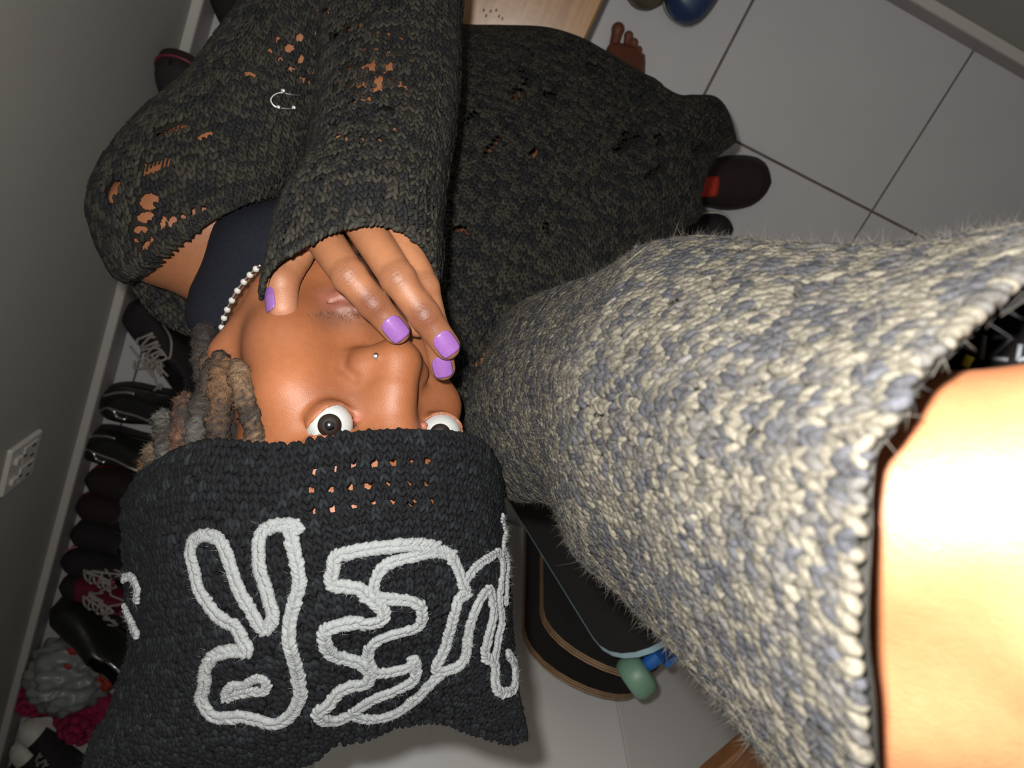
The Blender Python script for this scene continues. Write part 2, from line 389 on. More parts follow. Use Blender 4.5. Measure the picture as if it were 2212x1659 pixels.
lidL=dict(e=eL,i=HL(783,899,(17,-2,5)),o=HL(664,927,(45,0,0)),lo=HL(712,882,(31.5,-9,7))[1],up=HL(712,941,(31.5,6,8))[1])
lidR=dict(e=eR,i=eR+(lidL['i']-eL)*[-1,1,1],o=eR+(lidL['o']-eL)*[-1,1,1],lo=HL(945,902,(-31.5,-9,7))[1],up=eR[1]+7)
def aperture(P,L):
    a,b=(L['i'],L['o']) if L['i'][0]<L['o'][0] else (L['o'],L['i'])
    t=(P[0]-a[0])/(b[0]-a[0]); base=a[1]+(b[1]-a[1])*t; s=np.sign(4*t*(1-t))*np.abs(np.clip(4*t*(1-t),-3,1))**.85
    yl=base+(L['lo']-(a[1]+b[1])/2)*s**1; yu=base+(L['up']-(a[1]+b[1])/2)*s
    return np.maximum(P[1]-yu,yl-P[1])
def head(P):
    d=ell(P,(0,28,-76),(68,72,82))
    d=smin(d,ell(P,(0,35,-36),(60,42,47)),8)
    d=smin(d,ell(P,(dx*.3,-18,-46),(58,78,53)),18)
    d=smin(d,chain(P,[(54+dx*.4,-78,-60),(34+dx*.7,-98,-22),(chin[0],chin[1]+11,chin[2]-14),(-34+dx*.7,-98,-22),(-54+dx*.4,-78,-60)],[15,15,16,15,15],14),22)
    d=smin(d,ell(P,(mC[0],mC[1],mC[2]-29),(31,30,27)),14)
    for s in(-1,1):
        d=smin(d,sph(P,(s*44,-30,-17),20),18)
        d=smin(d,ell(P,(s*36+dx*.6,-62,-20),(24,28,24)),16)
        d=smin(d,cap(P,(s*46,17,-9),(s*12,16,6),8,8),9)
        d=smin(d,ell(P,(s*72,-8,-88),(7,30,18)),6)
    d=smin(d,sph(P,(chin[0],chin[1]+12,chin[2]-13),17),14)
    for L in(lidL,lidR):
        e=L['e']; d=smax(d,-ell(P,(e[0],e[1]-2,e[2]+22),(19,13,15)),9)
    # nose
    d=smin(d,chain(P,[bridge+[0,4,-8],mid+[0,0,-9],tip+[0,1,-12.5]],[9.5,11,12],7),16)
    d=smin(d,sph(P,tip+[0,0,-12.3],12.6),8)
    for a in(alaL,alaR):
        d=smin(d,ell(P,a+[0,0,-10],(9.8,9.6,12)),10)
        s=1 if a is alaL else -1
        d=smax(d,-chain(P,[a+[s*8,10,-5],a+[s*12.2,3,-8],a+[s*11,-7,-6]],[.5,.8,.6],1),5)
        d=smax(d,-ell(P,a+[-s*6,-9.5,-4],(3.6,3.2,4)),2)
    # eyelids round the eyeball
    for L in(lidL,lidR):
        e=L['e']; ap=aperture(P,L)
        lid=smax(sph(P,e,ER+1.5),-(ap-.0),1.0); lid=np.maximum(lid,-(P[2]-(e[2]-1.0)))
        d=smin(d,np.where(np.abs(P[0]-e[0])<17,lid,99).astype(np.float32),3.5)
        d=smax(d,-np.maximum(ap,e[2]-1.5-P[2]),.9)
        d=smin(d,sph(P,L['i']+[1.2*np.sign(L['e'][0]),.1,-4.2],2.3),.5)   # caruncle
    # lips
    def lip(pts,rs,k=3): return chain(P,pts,rs,k)
    q=lambda t,dy,dz: mL*(1-t)+mR*t+np.array([0,dy,dz+(mC[2]-mL[2])*(1-(2*t-1)**2)])
    up=lip([q(.02,.8,-3),q(.25,2.8,-3),q(.42,4.6,-2.5),q(.5,3.6,-2.5),q(.58,4.6,-2.5),q(.75,2.8,-3),q(.98,.8,-3)],[1.6,2.8,3.4,3.2,3.4,2.8,1.6])
    dn=lip([q(.03,-1,-3),q(.25,-4.2,-3),q(.5,-6,-2),q(.75,-4.2,-3),q(.97,-1,-3)],[2,4.6,5.6,4.6,2])
    d=smin(d,up,2.5); d=smin(d,dn,2.5)
    d=smax(d,-chain(P,[q(-.02,-.3,1.2),q(.25,-.7,2.6),q(.5,-.9,3.0),q(.75,-.7,2.6),q(1.02,-.3,1.2)],[.8,.9,.9,.9,.8],1),1.2)
    # neck
    d=smin(d,cap(P,(0,-62,-82),NBh,50,54),14)
    return d
hv,hq=nets(head,(-86,-165,-178),(92,135,46),1.45)

# --- left hand (camera frame, mm)
def cm(px,py,d): return camp(px,py,d)*1e3
FING=dict(
 index=([cm(668,470,.399),cm(755,597,.371),cm(807,656,.373),cm(857,715,.379)],[11,9.0,8.2,7.2]),
 middle=([cm(756,440,.394),cm(860,602,.366),cm(917,681,.368),cm(965,748,.374)],[11,9.0,8.1,7.2]),
 ring=([cm(836,440,.396),cm(914,622,.374),cm(940,715,.382),cm(957,795,.390)],[10.5,8.4,7.6,6.8]),
 pinky=([cm(878,470,.404),cm(913,590,.393),cm(914,655,.404),cm(902,705,.410)],[9.5,8.4,7.4,6.4]),
 thumb=([cm(690,455,.408),cm(634,552,.404),cm(607,607,.396),cm(611,664,.393)],[12,10.2,9.6,8.2]))
WR=cm(800,410,.420)
ELB=cm(735,-120,.572)
def hand(P):
    d=None
    for nm,(p,r) in FING.items():
        f=chain(P,p,r,2.0)
        for j in(1,2):                          # knuckle swelling
            f=smin(f,sph(P,p[j]+np.array([0,0,-.8]),r[j]*.93),2)
        d=f if d is None else smin(d,f,1.0)
    palm=None
    for nm in('index','middle','ring','pinky'):
        a=FING[nm][0][0]; c=cap(P,a,WR,11,15); palm=c if palm is None else smin(palm,c,8)
    palm=smin(palm,cap(P,FING['thumb'][0][0],WR,13,16),8)
    palm=smin(palm,cap(P,(FING['index'][0][0]*.55+FING['index'][0][1]*.45)+[0,0,6],FING['thumb'][0][0]*.35+FING['thumb'][0][1]*.65,4.5,5.5),6)
    d=smin(d,palm,4)
    d=smin(d,cap(P,WR,WR+(ELB-WR)*.3,24,28),10)
    # wrinkles over the middle joints and end joints
    w=0
    for nm in('index','middle','ring'):
        p,r=FING[nm]
        for j,amp in((1,.32),(2,.26)):
            ax=unit(p[j+1]-p[j-1]); s=(P[0]-p[j][0])*ax[0]+(P[1]-p[j][1])*ax[1]+(P[2]-p[j][2])*ax[2]
            g=np.exp(-((P[0]-p[j][0])**2+(P[1]-p[j][1])**2+(P[2]-p[j][2]+r[j])**2)/(2*4.5**2))
            w=w+amp*g*np.sin(s*2.9)
    tw=FING['thumb'][0]; c0=.5*(tw[0]+tw[1]); g=np.exp(-((P[0]-c0[0]+2)**2+(P[1]-c0[1])**2)/(2*9**2)); w=w+.35*g*np.sin((P[0]*.5-P[1]*.87)*1.9)
    return d+w.astype(np.float32)
hp=np.concatenate([np.array(p) for p,_ in FING.values()]+[[WR]])
hdv,hdq=nets(hand,hp.min(0)-[14,30,28],hp.max(0)+[14,14,26],.95)

# garment surfaces come first: the arms are laid inside their sleeves
class Sheet:
    """closed pillow surface; u in[0,1] is the side towards the viewer, [1,2] the far side; v runs along the wales"""
    def __init__(s,L,R,B,T,dm,Df,Db,p=1.0):
        n=160; s.L,s.R,s.B,s.T=[cat(x,n) for x in(L,R,B,T)]; s.g=np.linspace(0,1,n); s.dm,s.Df,s.Db,s.p=dm,Df,Db,p; s.sg=1; q,_,_,m=s.frame(np.array([.5]),np.array([.5])); s.sg=1 if np.dot(CAM-q[0],m[0])>0 else -1
    def _c(s,C,t): return np.stack([np.interp(t,s.g,C[:,k]) for k in range(2)],-1)
    def px(s,u,v):
        sg=np.where(u<=1,.5-.5*np.cos(np.pi*np.clip(u,0,1)),.5+.5*np.cos(np.pi*np.clip(u-1,0,1)))
        sg=np.where(u<0,.5-.5*np.cos(np.pi*(u)),sg)
        S=sg[...,None]; Vv=v[...,None]
        b,t,l,r=s._c(s.B,sg),s._c(s.T,sg),s._c(s.L,v),s._c(s.R,v)
        c=(1-Vv)*((1-S)*s.B[0]+S*s.B[-1])+Vv*((1-S)*s.T[0]+S*s.T[-1])
        return (1-Vv)*b+Vv*t+(1-S)*l+S*r-c,sg
    def cam(s,u,v,off=0):
        u,v=np.broadcast_arrays(np.asarray(u,float),np.asarray(v,float)); u=np.where(u<0,u+2,u); u=np.where(u>2,u-2,u)
        P,sg=s.px(u,v); sn=np.sin(np.pi*u); a=np.sign(sn)*np.abs(sn)**s.p
        d=s.dm(sg,v)-np.where(a>0,s.Df(sg,v)*a,s.Db(sg,v)*a)
        return camp(P[...,0],P[...,1],d)
    def w(s,u,v): return C2W(s.cam(u,v))
    def frame(s,u,v):
        e=2e-3; p=s.w(u,v); tu=(s.w(u+e,v)-s.w(u-e,v))/(2*e); tv=(s.w(u,np.minimum(v+e,1))-s.w(u,np.maximum(v-e,0)))/(np.minimum(v+e,1)-np.maximum(v-e,0))[...,None]
        n=unit(np.cross(tu,tv)); n=-n*s.sg
        return p,tu,tv,n
K=lambda v:(lambda s_,t: np.interp(t,v[0],v[1]))
upper=Sheet(L=[(318,594),(262,600),(222,545),(196,470),(194,430),(210,372),(285,265),(400,165),(478,65),(540,-20),(610,-140)],R=[(608,424),(668,330),(696,200),(722,80),(745,-30),(790,-140)],
  B=[(318,594),(380,538),(440,490),(472,470),(540,440),(608,424)],T=[(610,-140),(690,-145),(790,-140)],
  dm=K(([0,.15,.5,1],[.545,.553,.558,.56])),Df=K(([0,.12,.3,.7,1],[.060,.070,.068,.060,.056])),Db=K(([0,.5,1],[.05,.05,.05])),p=.66)
fore=Sheet(L=[(682,-60),(692,60),(690,180),(672,320),(640,395),(610,440),(598,480),(590,525),(575,585),(566,640)],R=[(1000,-60),(990,60),(988,180),(978,280),(962,380),(953,450),(950,510),(950,560),(946,604)],
  B=[(682,-60),(840,-85),(1000,-60)],T=[(566,640),(573,596),(600,562),(640,538),(690,508),(730,492),(780,483),(830,482),(872,496),(905,522),(932,556),(946,604)],
  dm=K(([0,.4,.8,1],[.548,.490,.428,.412])),Df=K(([0,.4,.8,1],[.054,.052,.058,.052])),Db=K(([0,.5,1],[.045,.04,.03])),p=.62)
def inside(sh,v,r,gap): c=sh.cam(.5,v); return C2W(c+np.array([0,0,r+gap]))
UA=[inside(upper,v,r,.008) for v,r in((.30,.050),(.6,.046),(1.0,.037))]
FA=[inside(fore,v,r,g) for v,r,g in((0,.043,.014),(.3,.040,.0125),(.55,.035,.011))]
# --- body (world m)
LS=V(362,487,.553); RS=V(1085,880,.62); NB=C2W(NBc)
LE=C2W(ELB*1e-3); LW=C2W(WR*1e-3)
RE=V(1420,900,.36); RW=V(1985,1285,.152); RH=V(2440,1282,.130); UPW=RM[:,1]*.0175
PEL=np.array([.04,-.08,.57]); CH=V(840,540,.73); BEL=V(1090,410,.84)
HR,KR,AR=np.array([.10,-.08,.53]),np.array([.17,.05,.41]),np.array([.185,.075,.09])
HLg,KL,AL=np.array([-.03,-.08,.54]),np.array([-.29,.06,.51]),np.array([-.33,-.08,.09])
def fcap(P,a,b,r0,r1): return cap(P,a,b,r0,r1)
def legs(P,o=0.):
    d=chain(P,[HR,KR,AR],[.066+o,.046+o,.034+o],.012)
    return smin(d,chain(P,[HLg,KL,AL],[.072+o,.052+o,.034+o],.012),.012)
footL=[AL+[0,-.01,-.04],AL+[-.005,.15,-.068]]
def body(P):
    d=chain(P,[NB*.75+CH*.25,CH,BEL,PEL],[.065,.085,.085,.10],.03)
    d=smin(d,chain(P,[LS,NB*.6+CH*.4,RS],[.042,.055,.05],.012),.015)
    d=smin(d,cap(P,NB,LS,.043,.043),.010); d=smin(d,cap(P,NB,RS,.045,.048),.02)
    d=smin(d,cap(P,h2w((0,-62,-82)),NB,.050,.054),.02)
    d=smin(d,chain(P,[LS]+UA+FA+[LW],[.047,.050,.046,.037,.043,.040,.035,.026],.004),.006)
    d=smin(d,chain(P,[RS,RE],[.048,.036],.01),.02)
    for s_,AW in((-1,-RM[:,2]*.014),(1,0)): d=smin(d,chain(P,[RE+UPW*.5*s_,RW+UPW*s_+AW,RH+UPW*s_+AW],[.032,.027,.0275],.01),.012)
    d=smin(d,legs(P),.02)
    d=smin(d,chain(P,[AR,AR+[0,-.03,-.05],onz(1352,150,.022)],[.034,.028,.026],.02),.02)
    d=smin(d,chain(P,[AL,footL[0],footL[1]],[.034,.028,.024],.02),.02)
    for k in range(5): d=smin(d,cap(P,footL[1]+[(k-2)*.016,-.01,0],footL[1]+[(k-2)*.018,.04-.006*abs(k-3),-.008],.010,.008),.004)
    # right hand, curled towards the camera it holds (beyond the frame)
    for k in range(4): d=smin(d,chain(P,[RH,V(2620,1180-k*60,.12-.004*k),V(2760,1010-k*70,.085),V(2740,900-k*60,.06)],[.026,.010,.009,.008],.006),.006)
    d=smin(d,chain(P,[RH,V(2620,1500,.11),V(2750,1480,.08)],[.024,.011,.009],.006),.006)
    return d
pts=np.array([NB,CH,BEL,PEL,LS,RS,LE,RE,RW,RH,HR,KR,AR,HLg,KL,AL,footL[1],onz(1352,150,.0)])
bv,bq=nets(body,np.minimum(pts.min(0),[9,9,9])-[.13,.13,.02],pts.max(0)+[.13,.14,.10],.0062)
# --- the visible bare foot
toes=[((1326,100),(1335,63),.0125,.0115),((1352,104),(1358,77),.0088,.0080),((1362,109),(1370,92),.0082,.0074),((1372,114),(1379,108),.0078,.0070),((1381,127),(1385,124),.0080,.0072)]
def foot(P):
    A=onz(1355,215,.05)
    d=None
    for (x,y) in((1327,112),(1346,116),(1362,122),(1376,135)):
        c=cap(P,onz(x,y,.017),A,.0155,.030); d=c if d is None else smin(d,c,.012)
    for (a,b_,r0,r1) in toes:
        d=smin(d,smin(cap(P,onz(*a,.015),onz(*b_,.010),r0*.72,r1*.92),sph(P,onz(*b_,.010),r1*1.05),.002),.0004)
    d=smin(d,cap(P,A,AR,.03,.034),.02)
    return np.maximum(d,-(P[2]-.0005))
fp=np.array([onz(1300,40,0),onz(1400,40,0),onz(1410,230,0),onz(1300,230,0)])
fv,fq=nets(foot,np.r_[fp.min(0)[:2]-.02,-.003],np.r_[fp.max(0)[:2]+.02,.10],.0016)

# skin colour per vertex: pigment, plus darker and lighter patches on the face
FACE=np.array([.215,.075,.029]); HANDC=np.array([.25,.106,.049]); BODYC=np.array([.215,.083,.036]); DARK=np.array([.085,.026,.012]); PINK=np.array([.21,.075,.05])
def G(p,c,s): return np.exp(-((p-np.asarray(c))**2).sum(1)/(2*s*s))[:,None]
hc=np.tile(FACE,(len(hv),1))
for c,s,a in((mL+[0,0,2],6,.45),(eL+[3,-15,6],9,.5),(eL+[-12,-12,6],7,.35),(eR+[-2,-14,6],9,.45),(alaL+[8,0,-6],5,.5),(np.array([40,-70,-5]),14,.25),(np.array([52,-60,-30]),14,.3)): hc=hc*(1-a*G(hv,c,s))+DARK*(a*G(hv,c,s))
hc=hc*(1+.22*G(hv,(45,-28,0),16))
ql=lambda t: mL*(1-t)+mR*t+np.array([0,0,(mC[2]-mL[2])*(1-(2*t-1)**2)])
for t in np.linspace(.08,.92,9):
    w=np.clip(1.5*G(hv,ql(t)+[0,-4,2],4.2),0,.8); hc=hc*(1-w)+PINK*w
    w=np.clip(1.0*G(hv,ql(t)+[0,4,2],3.2),0,.4); hc=hc*(1-w)+np.array([.13,.045,.03])*w
for t in np.linspace(.0,.7,8):
    w=.32*G(hv,ql(t)+[2,12,0],4.0); hc=hc*(1-w)+np.array([.05,.022,.018])*w
for L in(lidL,lidR):
    w=np.clip(1.5*G(hv,L['i']+[1.4*np.sign(L['e'][0]),.1,-2.6],1.7),0,1); hc=hc*(1-w)+np.array([.26,.08,.055])*w
    for t in np.linspace(.1,.9,7):
        p=L['i']*(1-t)+L['o']*t; p=np.array([p[0],p[1]+(L['lo']-p[1])*4*t*(1-t),L['e'][2]+9]); w=np.clip(.7*G(hv,p,1.8),0,.6); hc=hc*(1-w)+np.array([.26,.11,.065])*w
dc=np.tile(HANDC,(len(hdv),1)); KN=np.array([.10,.033,.016]); KD=np.array([.085,.023,.010])
for nm in('index','middle','ring'):
    p,r=FING[nm]
    w=.62*G(hdv,p[1]+[0,0,-r[1]],5.2); dc=dc*(1-w)+KN*w
    w=.92*G(hdv,p[2]+[0,0,-r[2]],5.6); dc=dc*(1-w)+KD*w
    w=.62*G(hdv,p[2]*.5+p[3]*.5+[0,0,-r[2]],5.5); dc=dc*(1-w)+KD*w
    w=.55*G(hdv,p[3]+unit(p[3]-p[2])*4,5.0); dc=dc*(1-w)+np.array([.26,.12,.07])*w
p,r=FING['thumb']
w=.7*G(hdv,p[2]*.6+p[1]*.4+[-6,0,-4],8); dc=dc*(1-w)+KD*w
w=.75*G(hdv,p[3]+[3,2,-7],7.5); dc=dc*(1-w)+np.array([.30,.135,.085])*w
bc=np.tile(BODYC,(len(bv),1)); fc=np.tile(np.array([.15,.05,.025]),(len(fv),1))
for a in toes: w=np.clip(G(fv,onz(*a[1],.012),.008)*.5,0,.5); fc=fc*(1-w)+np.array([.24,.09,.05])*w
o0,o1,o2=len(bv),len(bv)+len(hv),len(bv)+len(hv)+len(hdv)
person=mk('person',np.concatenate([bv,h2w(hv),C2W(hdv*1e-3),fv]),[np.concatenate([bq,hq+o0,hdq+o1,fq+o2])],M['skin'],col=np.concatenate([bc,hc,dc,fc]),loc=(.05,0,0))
PL=np.array([.05,0,0])
tag(person,'person in a black beanie and flecked knit sweater, hand over mouth, arm reaching out','person')
class PB:                                      # parents to the person
    pass
def part(mb,name,m,parent=None,**kw):
    o=mb.make(name,m,parent or person,**kw); 
    if parent is None: o.location=Vector(-PL)
    return o
# eyes
for L in(lidL,lidR):
    e=h2w(L['e']); b=MB(); b.ball(e,ER*1e-3,32,20); eo=part(b,'eyeball',M['eye'])
    # looks at the lens
    g=unit(CAM+RM@np.array([0,0,0])-e); a=unit(np.cross(g,[0,0,1])); bb=np.cross(g,a); R=np.stack([a,bb,g],1)
    def capm(r0,r1,z,dome,n=28,rings=5):
        b=MB(); P=[]
        for i in range(rings+1):
            r=r0+(r1-r0)*i/rings; th=np.linspace(0,2*np.pi,n,endpoint=False); zz=np.sqrt(max(dome**2-r*r,0))
            P.append(np.stack([r*np.cos(th),r*np.sin(th),np.full(n,zz+z)],-1))
        b.grid(np.array(P)@R.T+e,closed_u=True); return b
    part(capm(.0024,.0060,0,(ER+.12)*1e-3),'iris',M['iris'],eo); part(capm(.00001,.0027,0,(ER+.16)*1e-3),'pupil',M['pupil'],eo)
# nails
def nail(nm,roll,wd,ln,along=.80,push=.0):
    p,r=FING[nm]; a,bb=p[2],p[3]; ax=unit(bb-a); upv=np.array([0,0,-1.0]); upv=unit(upv-ax*np.dot(upv,ax)); sd=np.cross(ax,upv)
    c,s=math.cos(roll),math.sin(roll); upv,sd=upv*c+sd*s,sd*c-upv*s
    ctr=a+(bb-a)*along; rr=r[2]+(r[3]-r[2])*along
    b=MB(); nu,nv=13,13; P=np.zeros((nv,nu,3))
    for i,t in enumerate(np.linspace(-1,1,nv)):
        for j,u in enumerate(np.linspace(-1,1,nu)):
            wsh=1.0 if t>-.2 else math.sqrt(max(1-((-.2-t)/.85)**2,.05)); wsh*= (1.0 if t<.55 else math.sqrt(max(1-((t-.55)/.62)**2,.1)))
            th=u*wsh*wd/2/rr; R0=rr+.55-.9*(t*.5+.0)**2*1.2
            P[i,j]=ctr+ax*(t*ln/2+ (.5*wd*0))+ (upv*math.cos(th)+sd*math.sin(th))*R0
    b.grid(C2W(P*1e-3))
    o=part(b,'fingernail',M['nail']); md=o.modifiers.new('thick','SOLIDIFY'); md.thickness=.0005; md.offset=0
    return o
nail('index',-.10,12.0,13.5,.86); nail('middle',-.12,11.8,13.0,.86); nail('ring',-.05,11,12.0,.86); nail('thumb',.92,13.5,15,.74)
# nose stud, moustache hairs
b=MB(); sp=V(812,770,h2c(alaL+[0,0,0])[2]); 
def onskin(px,py,fn=head,inv=c2h,d0=.30,d1=.5):
    ds=np.linspace(d0,d1,900); q=inv(camp(px,py,ds)); v=fn([q[:,0].astype(np.float32),q[:,1].astype(np.float32),q[:,2].astype(np.float32)]); k=np.argmax(v<0)
    return ds[k] if v[k]<0 else None
ds=onskin(812,770); b.ball(V(812,770,(ds or .39)-.0013),.0021,14,10); part(b,'nose_stud',M['silver'])
b=MB()
for k in range(170):
    t=rng.random(); px=672+t*112+rng.normal(0,4); py=682-6*t+rng.normal(0,5)+10*t
    d=onskin(px,py)
    if d is None: continue
    a=V(px,py,d); e=V(px+rng.normal(-3,4),py+rng.normal(-2,4),d-.0009); b.tube([a,(a+e)/2,e],[.00009,.00008,.00003],3,cap=False)
part(b,'moustache',M['jean'],kind='stuff')
# trousers
tv,tq=nets(lambda P: np.maximum(np.maximum(legs(P,.010),.12-P[2]),P[2]-.60),[-.47,-.25,.1],[.40,.25,.64],.012)
o=mk('trousers',tv,[tq],M['jean'],person); o.location=Vector(-PL)
# ------------------------------------------------------------ knitwear: real surfaces with real stitches
def inellip(px,py,E,grow=0.):
    m=np.zeros(np.shape(px),bool)
    for e in E:
        cx,cy,a,b=e[:4]; th=e[4] if len(e)>4 else 0; c,s_=math.cos(th),math.sin(th)
        x=(px-cx)*c+(py-cy)*s_; y=-(px-cx)*s_+(py-cy)*c; m|=(x/(a+grow))**2+(y/(b+grow))**2<1
    return m
def base(sh,nu,nv,holes=(),off=-.0026,u0=0,u1=2,v0=0,v1=1,closed=True):
    us=np.linspace(u0,u1,nu,endpoint=not(closed and u1-u0==2)); vs=np.linspace(v0,v1,nv); U,Vv=np.meshgrid(us,vs)
    p,tu,tv,n=sh.frame(U,Vv); p=p+n*off
    cl=closed and u1-u0==2; i=np.arange(nv-1)[:,None]; j=np.arange(nu if cl else nu-1)[None]; j2=(j+1)%nu
    q=np.stack([i*nu+j,i*nu+j2,(i+1)*nu+j2,(i+1)*nu+j],-1)
    if len(holes):
        P,_=sh.px(U,Vv); c=(P[:-1]+P[1:])/2; c=(c+np.roll(c,-1,1))/2; c=c if cl else c[:,:-1]
        um=(U[:-1]+.5*(us[1]-us[0])); um=um if cl else um[:,:-1]
        keep=~(inellip(c[...,0],c[...,1],holes,1.2)&(um<1)); q=q[keep]
    return p.reshape(-1,3),q.reshape(-1,4)
def lobe_tpl(nr=3,ns=5):
    t=np.linspace(0,1,nr+2)[1:-1]*np.pi; th=np.arange(ns)*2*np.pi/ns
    v=np.stack([np.sin(t)[:,None]*np.cos(th),-np.cos(t)[:,None]+0*th,np.sin(t)[:,None]*np.sin(th)],-1).reshape(-1,3)
    v=np.concatenate([v,[[0,-1,0],[0,1,0]]]); N=nr*ns; f=[]
    for i in range(nr-1):
        for j in range(ns): a,b_,c,d=i*ns+j,i*ns+(j+1)%ns,(i+1)*ns+(j+1)%ns,(i+1)*ns+j; f+= [[a,b_,c],[a,c,d]]
    for j in range(ns): f.append([N,(j+1)%ns,j]); f.append([N+1,(nr-1)*ns+j,(nr-1)*ns+(j+1)%ns])
    return v,np.array(f)
def lobes(C,X,Y,Z,tpl):                        # centres and half axis vectors
    v,f=tpl; n=len(C); P=C[:,None]+v[None,:,0:1]*X[:,None]+v[None,:,1:2]*Y[:,None]+v[None,:,2:3]*Z[:,None]
    return P.reshape(-1,3),(f[None]+(np.arange(n)*len(v))[:,None,None]).reshape(-1,3)
def stitches(sh,cw,rh,u0,u1,holes=(),v0=0.004,v1=.996,tpl=None,thick=.5,tilt=.42,colf=None,jit=.12,lift=0.,hg=2.0,skip=None,lob=1.0):
    """V stitches of real width cw and height rh laid row by row on the sheet"""
    tpl=tpl or lobe_tpl(); Cs=[];Xs=[];Ys=[];Zs=[];cols=[];k=0
    um=(u0+u1)/2; vv=np.linspace(v0,v1,400); P=sh.w(np.full(400,um),vv); l=np.concatenate([[0],np.cumsum(np.linalg.norm(np.diff(P,axis=0),axis=1))])
    nrow=max(4,int(l[-1]/rh)); rows=np.interp((np.arange(nrow)+.5)/nrow*l[-1],l,vv)
    # one column count for the whole piece: wales run continuously
    uu=np.linspace(u0,u1,300); wd=[]
    for v in(.25,.5,.75):
        Q=sh.w(uu,np.full(300,v)); wd.append(np.linalg.norm(np.diff(Q,axis=0),axis=1).sum())
    Q=sh.w(uu,np.full(300,.5)); lu=np.concatenate([[0],np.cumsum(np.linalg.norm(np.diff(Q,axis=0),axis=1))])
    ncol=max(6,int(np.mean(wd)/cw)); colsu=np.interp((np.arange(ncol)+.5)/ncol*lu[-1],lu,uu)
    U,Vv=np.meshgrid(colsu,rows); R_,C_=np.meshgrid(np.arange(nrow),np.arange(ncol),indexing='ij')
    U=U.ravel()+rng.normal(0,jit,U.size)*(u1-u0)/ncol; Vv=np.clip(Vv.ravel()+rng.normal(0,jit,Vv.size)*(v1-v0)/nrow,v0,v1); R_=R_.ravel();C_=C_.ravel()
    px,_=sh.px(np.where(U<0,U+2,U),Vv); keep=np.ones(len(U),bool)
    if len(holes): keep&=~(inellip(px[:,0],px[:,1],holes,hg)&(U>=0)&(U<=1))
    if skip is not None: keep&=~skip(px,U,Vv)
    U,Vv,R_,C_,px=U[keep],Vv[keep],R_[keep],C_[keep],px[keep]
    p,tu,tv,n=sh.frame(U,Vv)
    wu=np.linalg.norm(tu,axis=1)*(u1-u0)/ncol; hv_=l[-1]/nrow*np.linalg.norm(tv,axis=1)/max(1e-9,1)
    hv_=np.linalg.norm(tv,axis=1)*np.interp(Vv,rows,np.gradient(rows)); a=tu/np.linalg.norm(tu,axis=1)[:,None]; b_=unit(tv-a*np.sum(tv*a,1)[:,None])
    wu=np.clip(wu,cw*.45,cw*2.2); hv_=np.clip(hv_,rh*.45,rh*3)
    col=colf(U,Vv,R_,C_,px,len(U)) if colf else np.tile([.05,.05,.05],(len(U),1))
    for sg in(-1,1):
        tl=tilt*sg+rng.normal(0,.13,len(U)); y=b_*np.cos(tl)[:,None]+a*np.sin(tl)[:,None]; x=a*np.cos(tl)[:,None]-b_*np.sin(tl)[:,None]
        sc=rng.normal(1,.1,len(U))
        Cs.append(p+a*(sg*wu*.25)[:,None]+n*(lift+rng.normal(0,.00018,len(U)))[:,None]); Xs.append(x*(wu*.31*sc*lob)[:,None]); Ys.append(y*(hv_*.78*sc*lob)[:,None]); Zs.append(n*(wu*.31*thick*2*sc)[:,None])
        cols.append(col*np.clip(rng.normal(1,.16,(len(U),1)),.5,1.6))
    Pv,f=lobes(np.concatenate(Cs),np.concatenate(Xs),np.concatenate(Ys),np.concatenate(Zs),tpl)
    return Pv,f,np.repeat(np.concatenate(cols),len(tpl[0]),0)
def fuzz(sh,n,u0,u1,ln,wd,colf,holes=(),v0=0,v1=1,out=.8):
    u=rng.uniform(u0,u1,n);v=rng.uniform(v0,v1,n)
    if len(holes):
        px,_=sh.px(np.where(u<0,u+2,u),v); k=~inellip(px[:,0],px[:,1],holes,3); u,v=u[k],v[k]
    n=len(u); p,tu,tv,nn=sh.frame(u,v); tu=unit(tu);tv=unit(tv)
    d=unit(tu*rng.normal(0,1,(n,1))+tv*rng.normal(0,1,(n,1))+nn*rng.uniform(.2,out*1.6,(n,1))); s=unit(np.cross(d,rng.normal(0,1,(n,3))))
    L_=(ln*rng.gamma(4,.25,n))[:,None]; w=wd; bnd=unit(rng.normal(0,1,(n,3)))*L_*.25
    a=p+s*w;b_=p-s*w;m1=p+d*L_*.5+bnd*.6+s*w*.8;m2=p+d*L_*.5+bnd*.6-s*w*.8;t=p+d*L_+bnd
    Pv=np.stack([a,b_,m1,m2,t],1).reshape(-1,3); o=(np.arange(n)*5)[:,None]
    f=np.concatenate([o+[[0,1,3]],o+[[0,3,2]],o+[[2,3,4]]])
    return Pv,f,np.repeat(colf(n),5,0)
# flecked marl yarn: ivory with blue-grey and dark spots, changing along the rows
def marl(bright=1.0):
    iv=np.array([.060,.0545,.042]);gy=np.array([.035,.0335,.031]);bl=np.array([.0215,.022,.0248])
    def f(U,Vv,R_,C_,px,n):
        ph=rng.uniform(0,6.28,R_.max()+1)
        s=np.sin(C_*.9+ph[R_]+R_*.7)+.8*np.sin(C_*.37+ph[R_]*2.1)+rng.normal(0,1.25,n)
        c=np.where((s>.15)[:,None],iv,np.where((s>-.9)[:,None],gy,bl)); return c*bright
    return f
def marlf(b=1.0):
    return lambda n: np.where(rng.random((n,1))<.7,np.array([.050,.045,.035]),np.array([.022,.022,.024]))*b
def cst(c): return (lambda U,V_,R_,C_,px,n: np.tile(c,(n,1)))

SWC=np.array([.016,.015,.012])  # base tone of the dimmed pieces, same yarn as the near sleeve
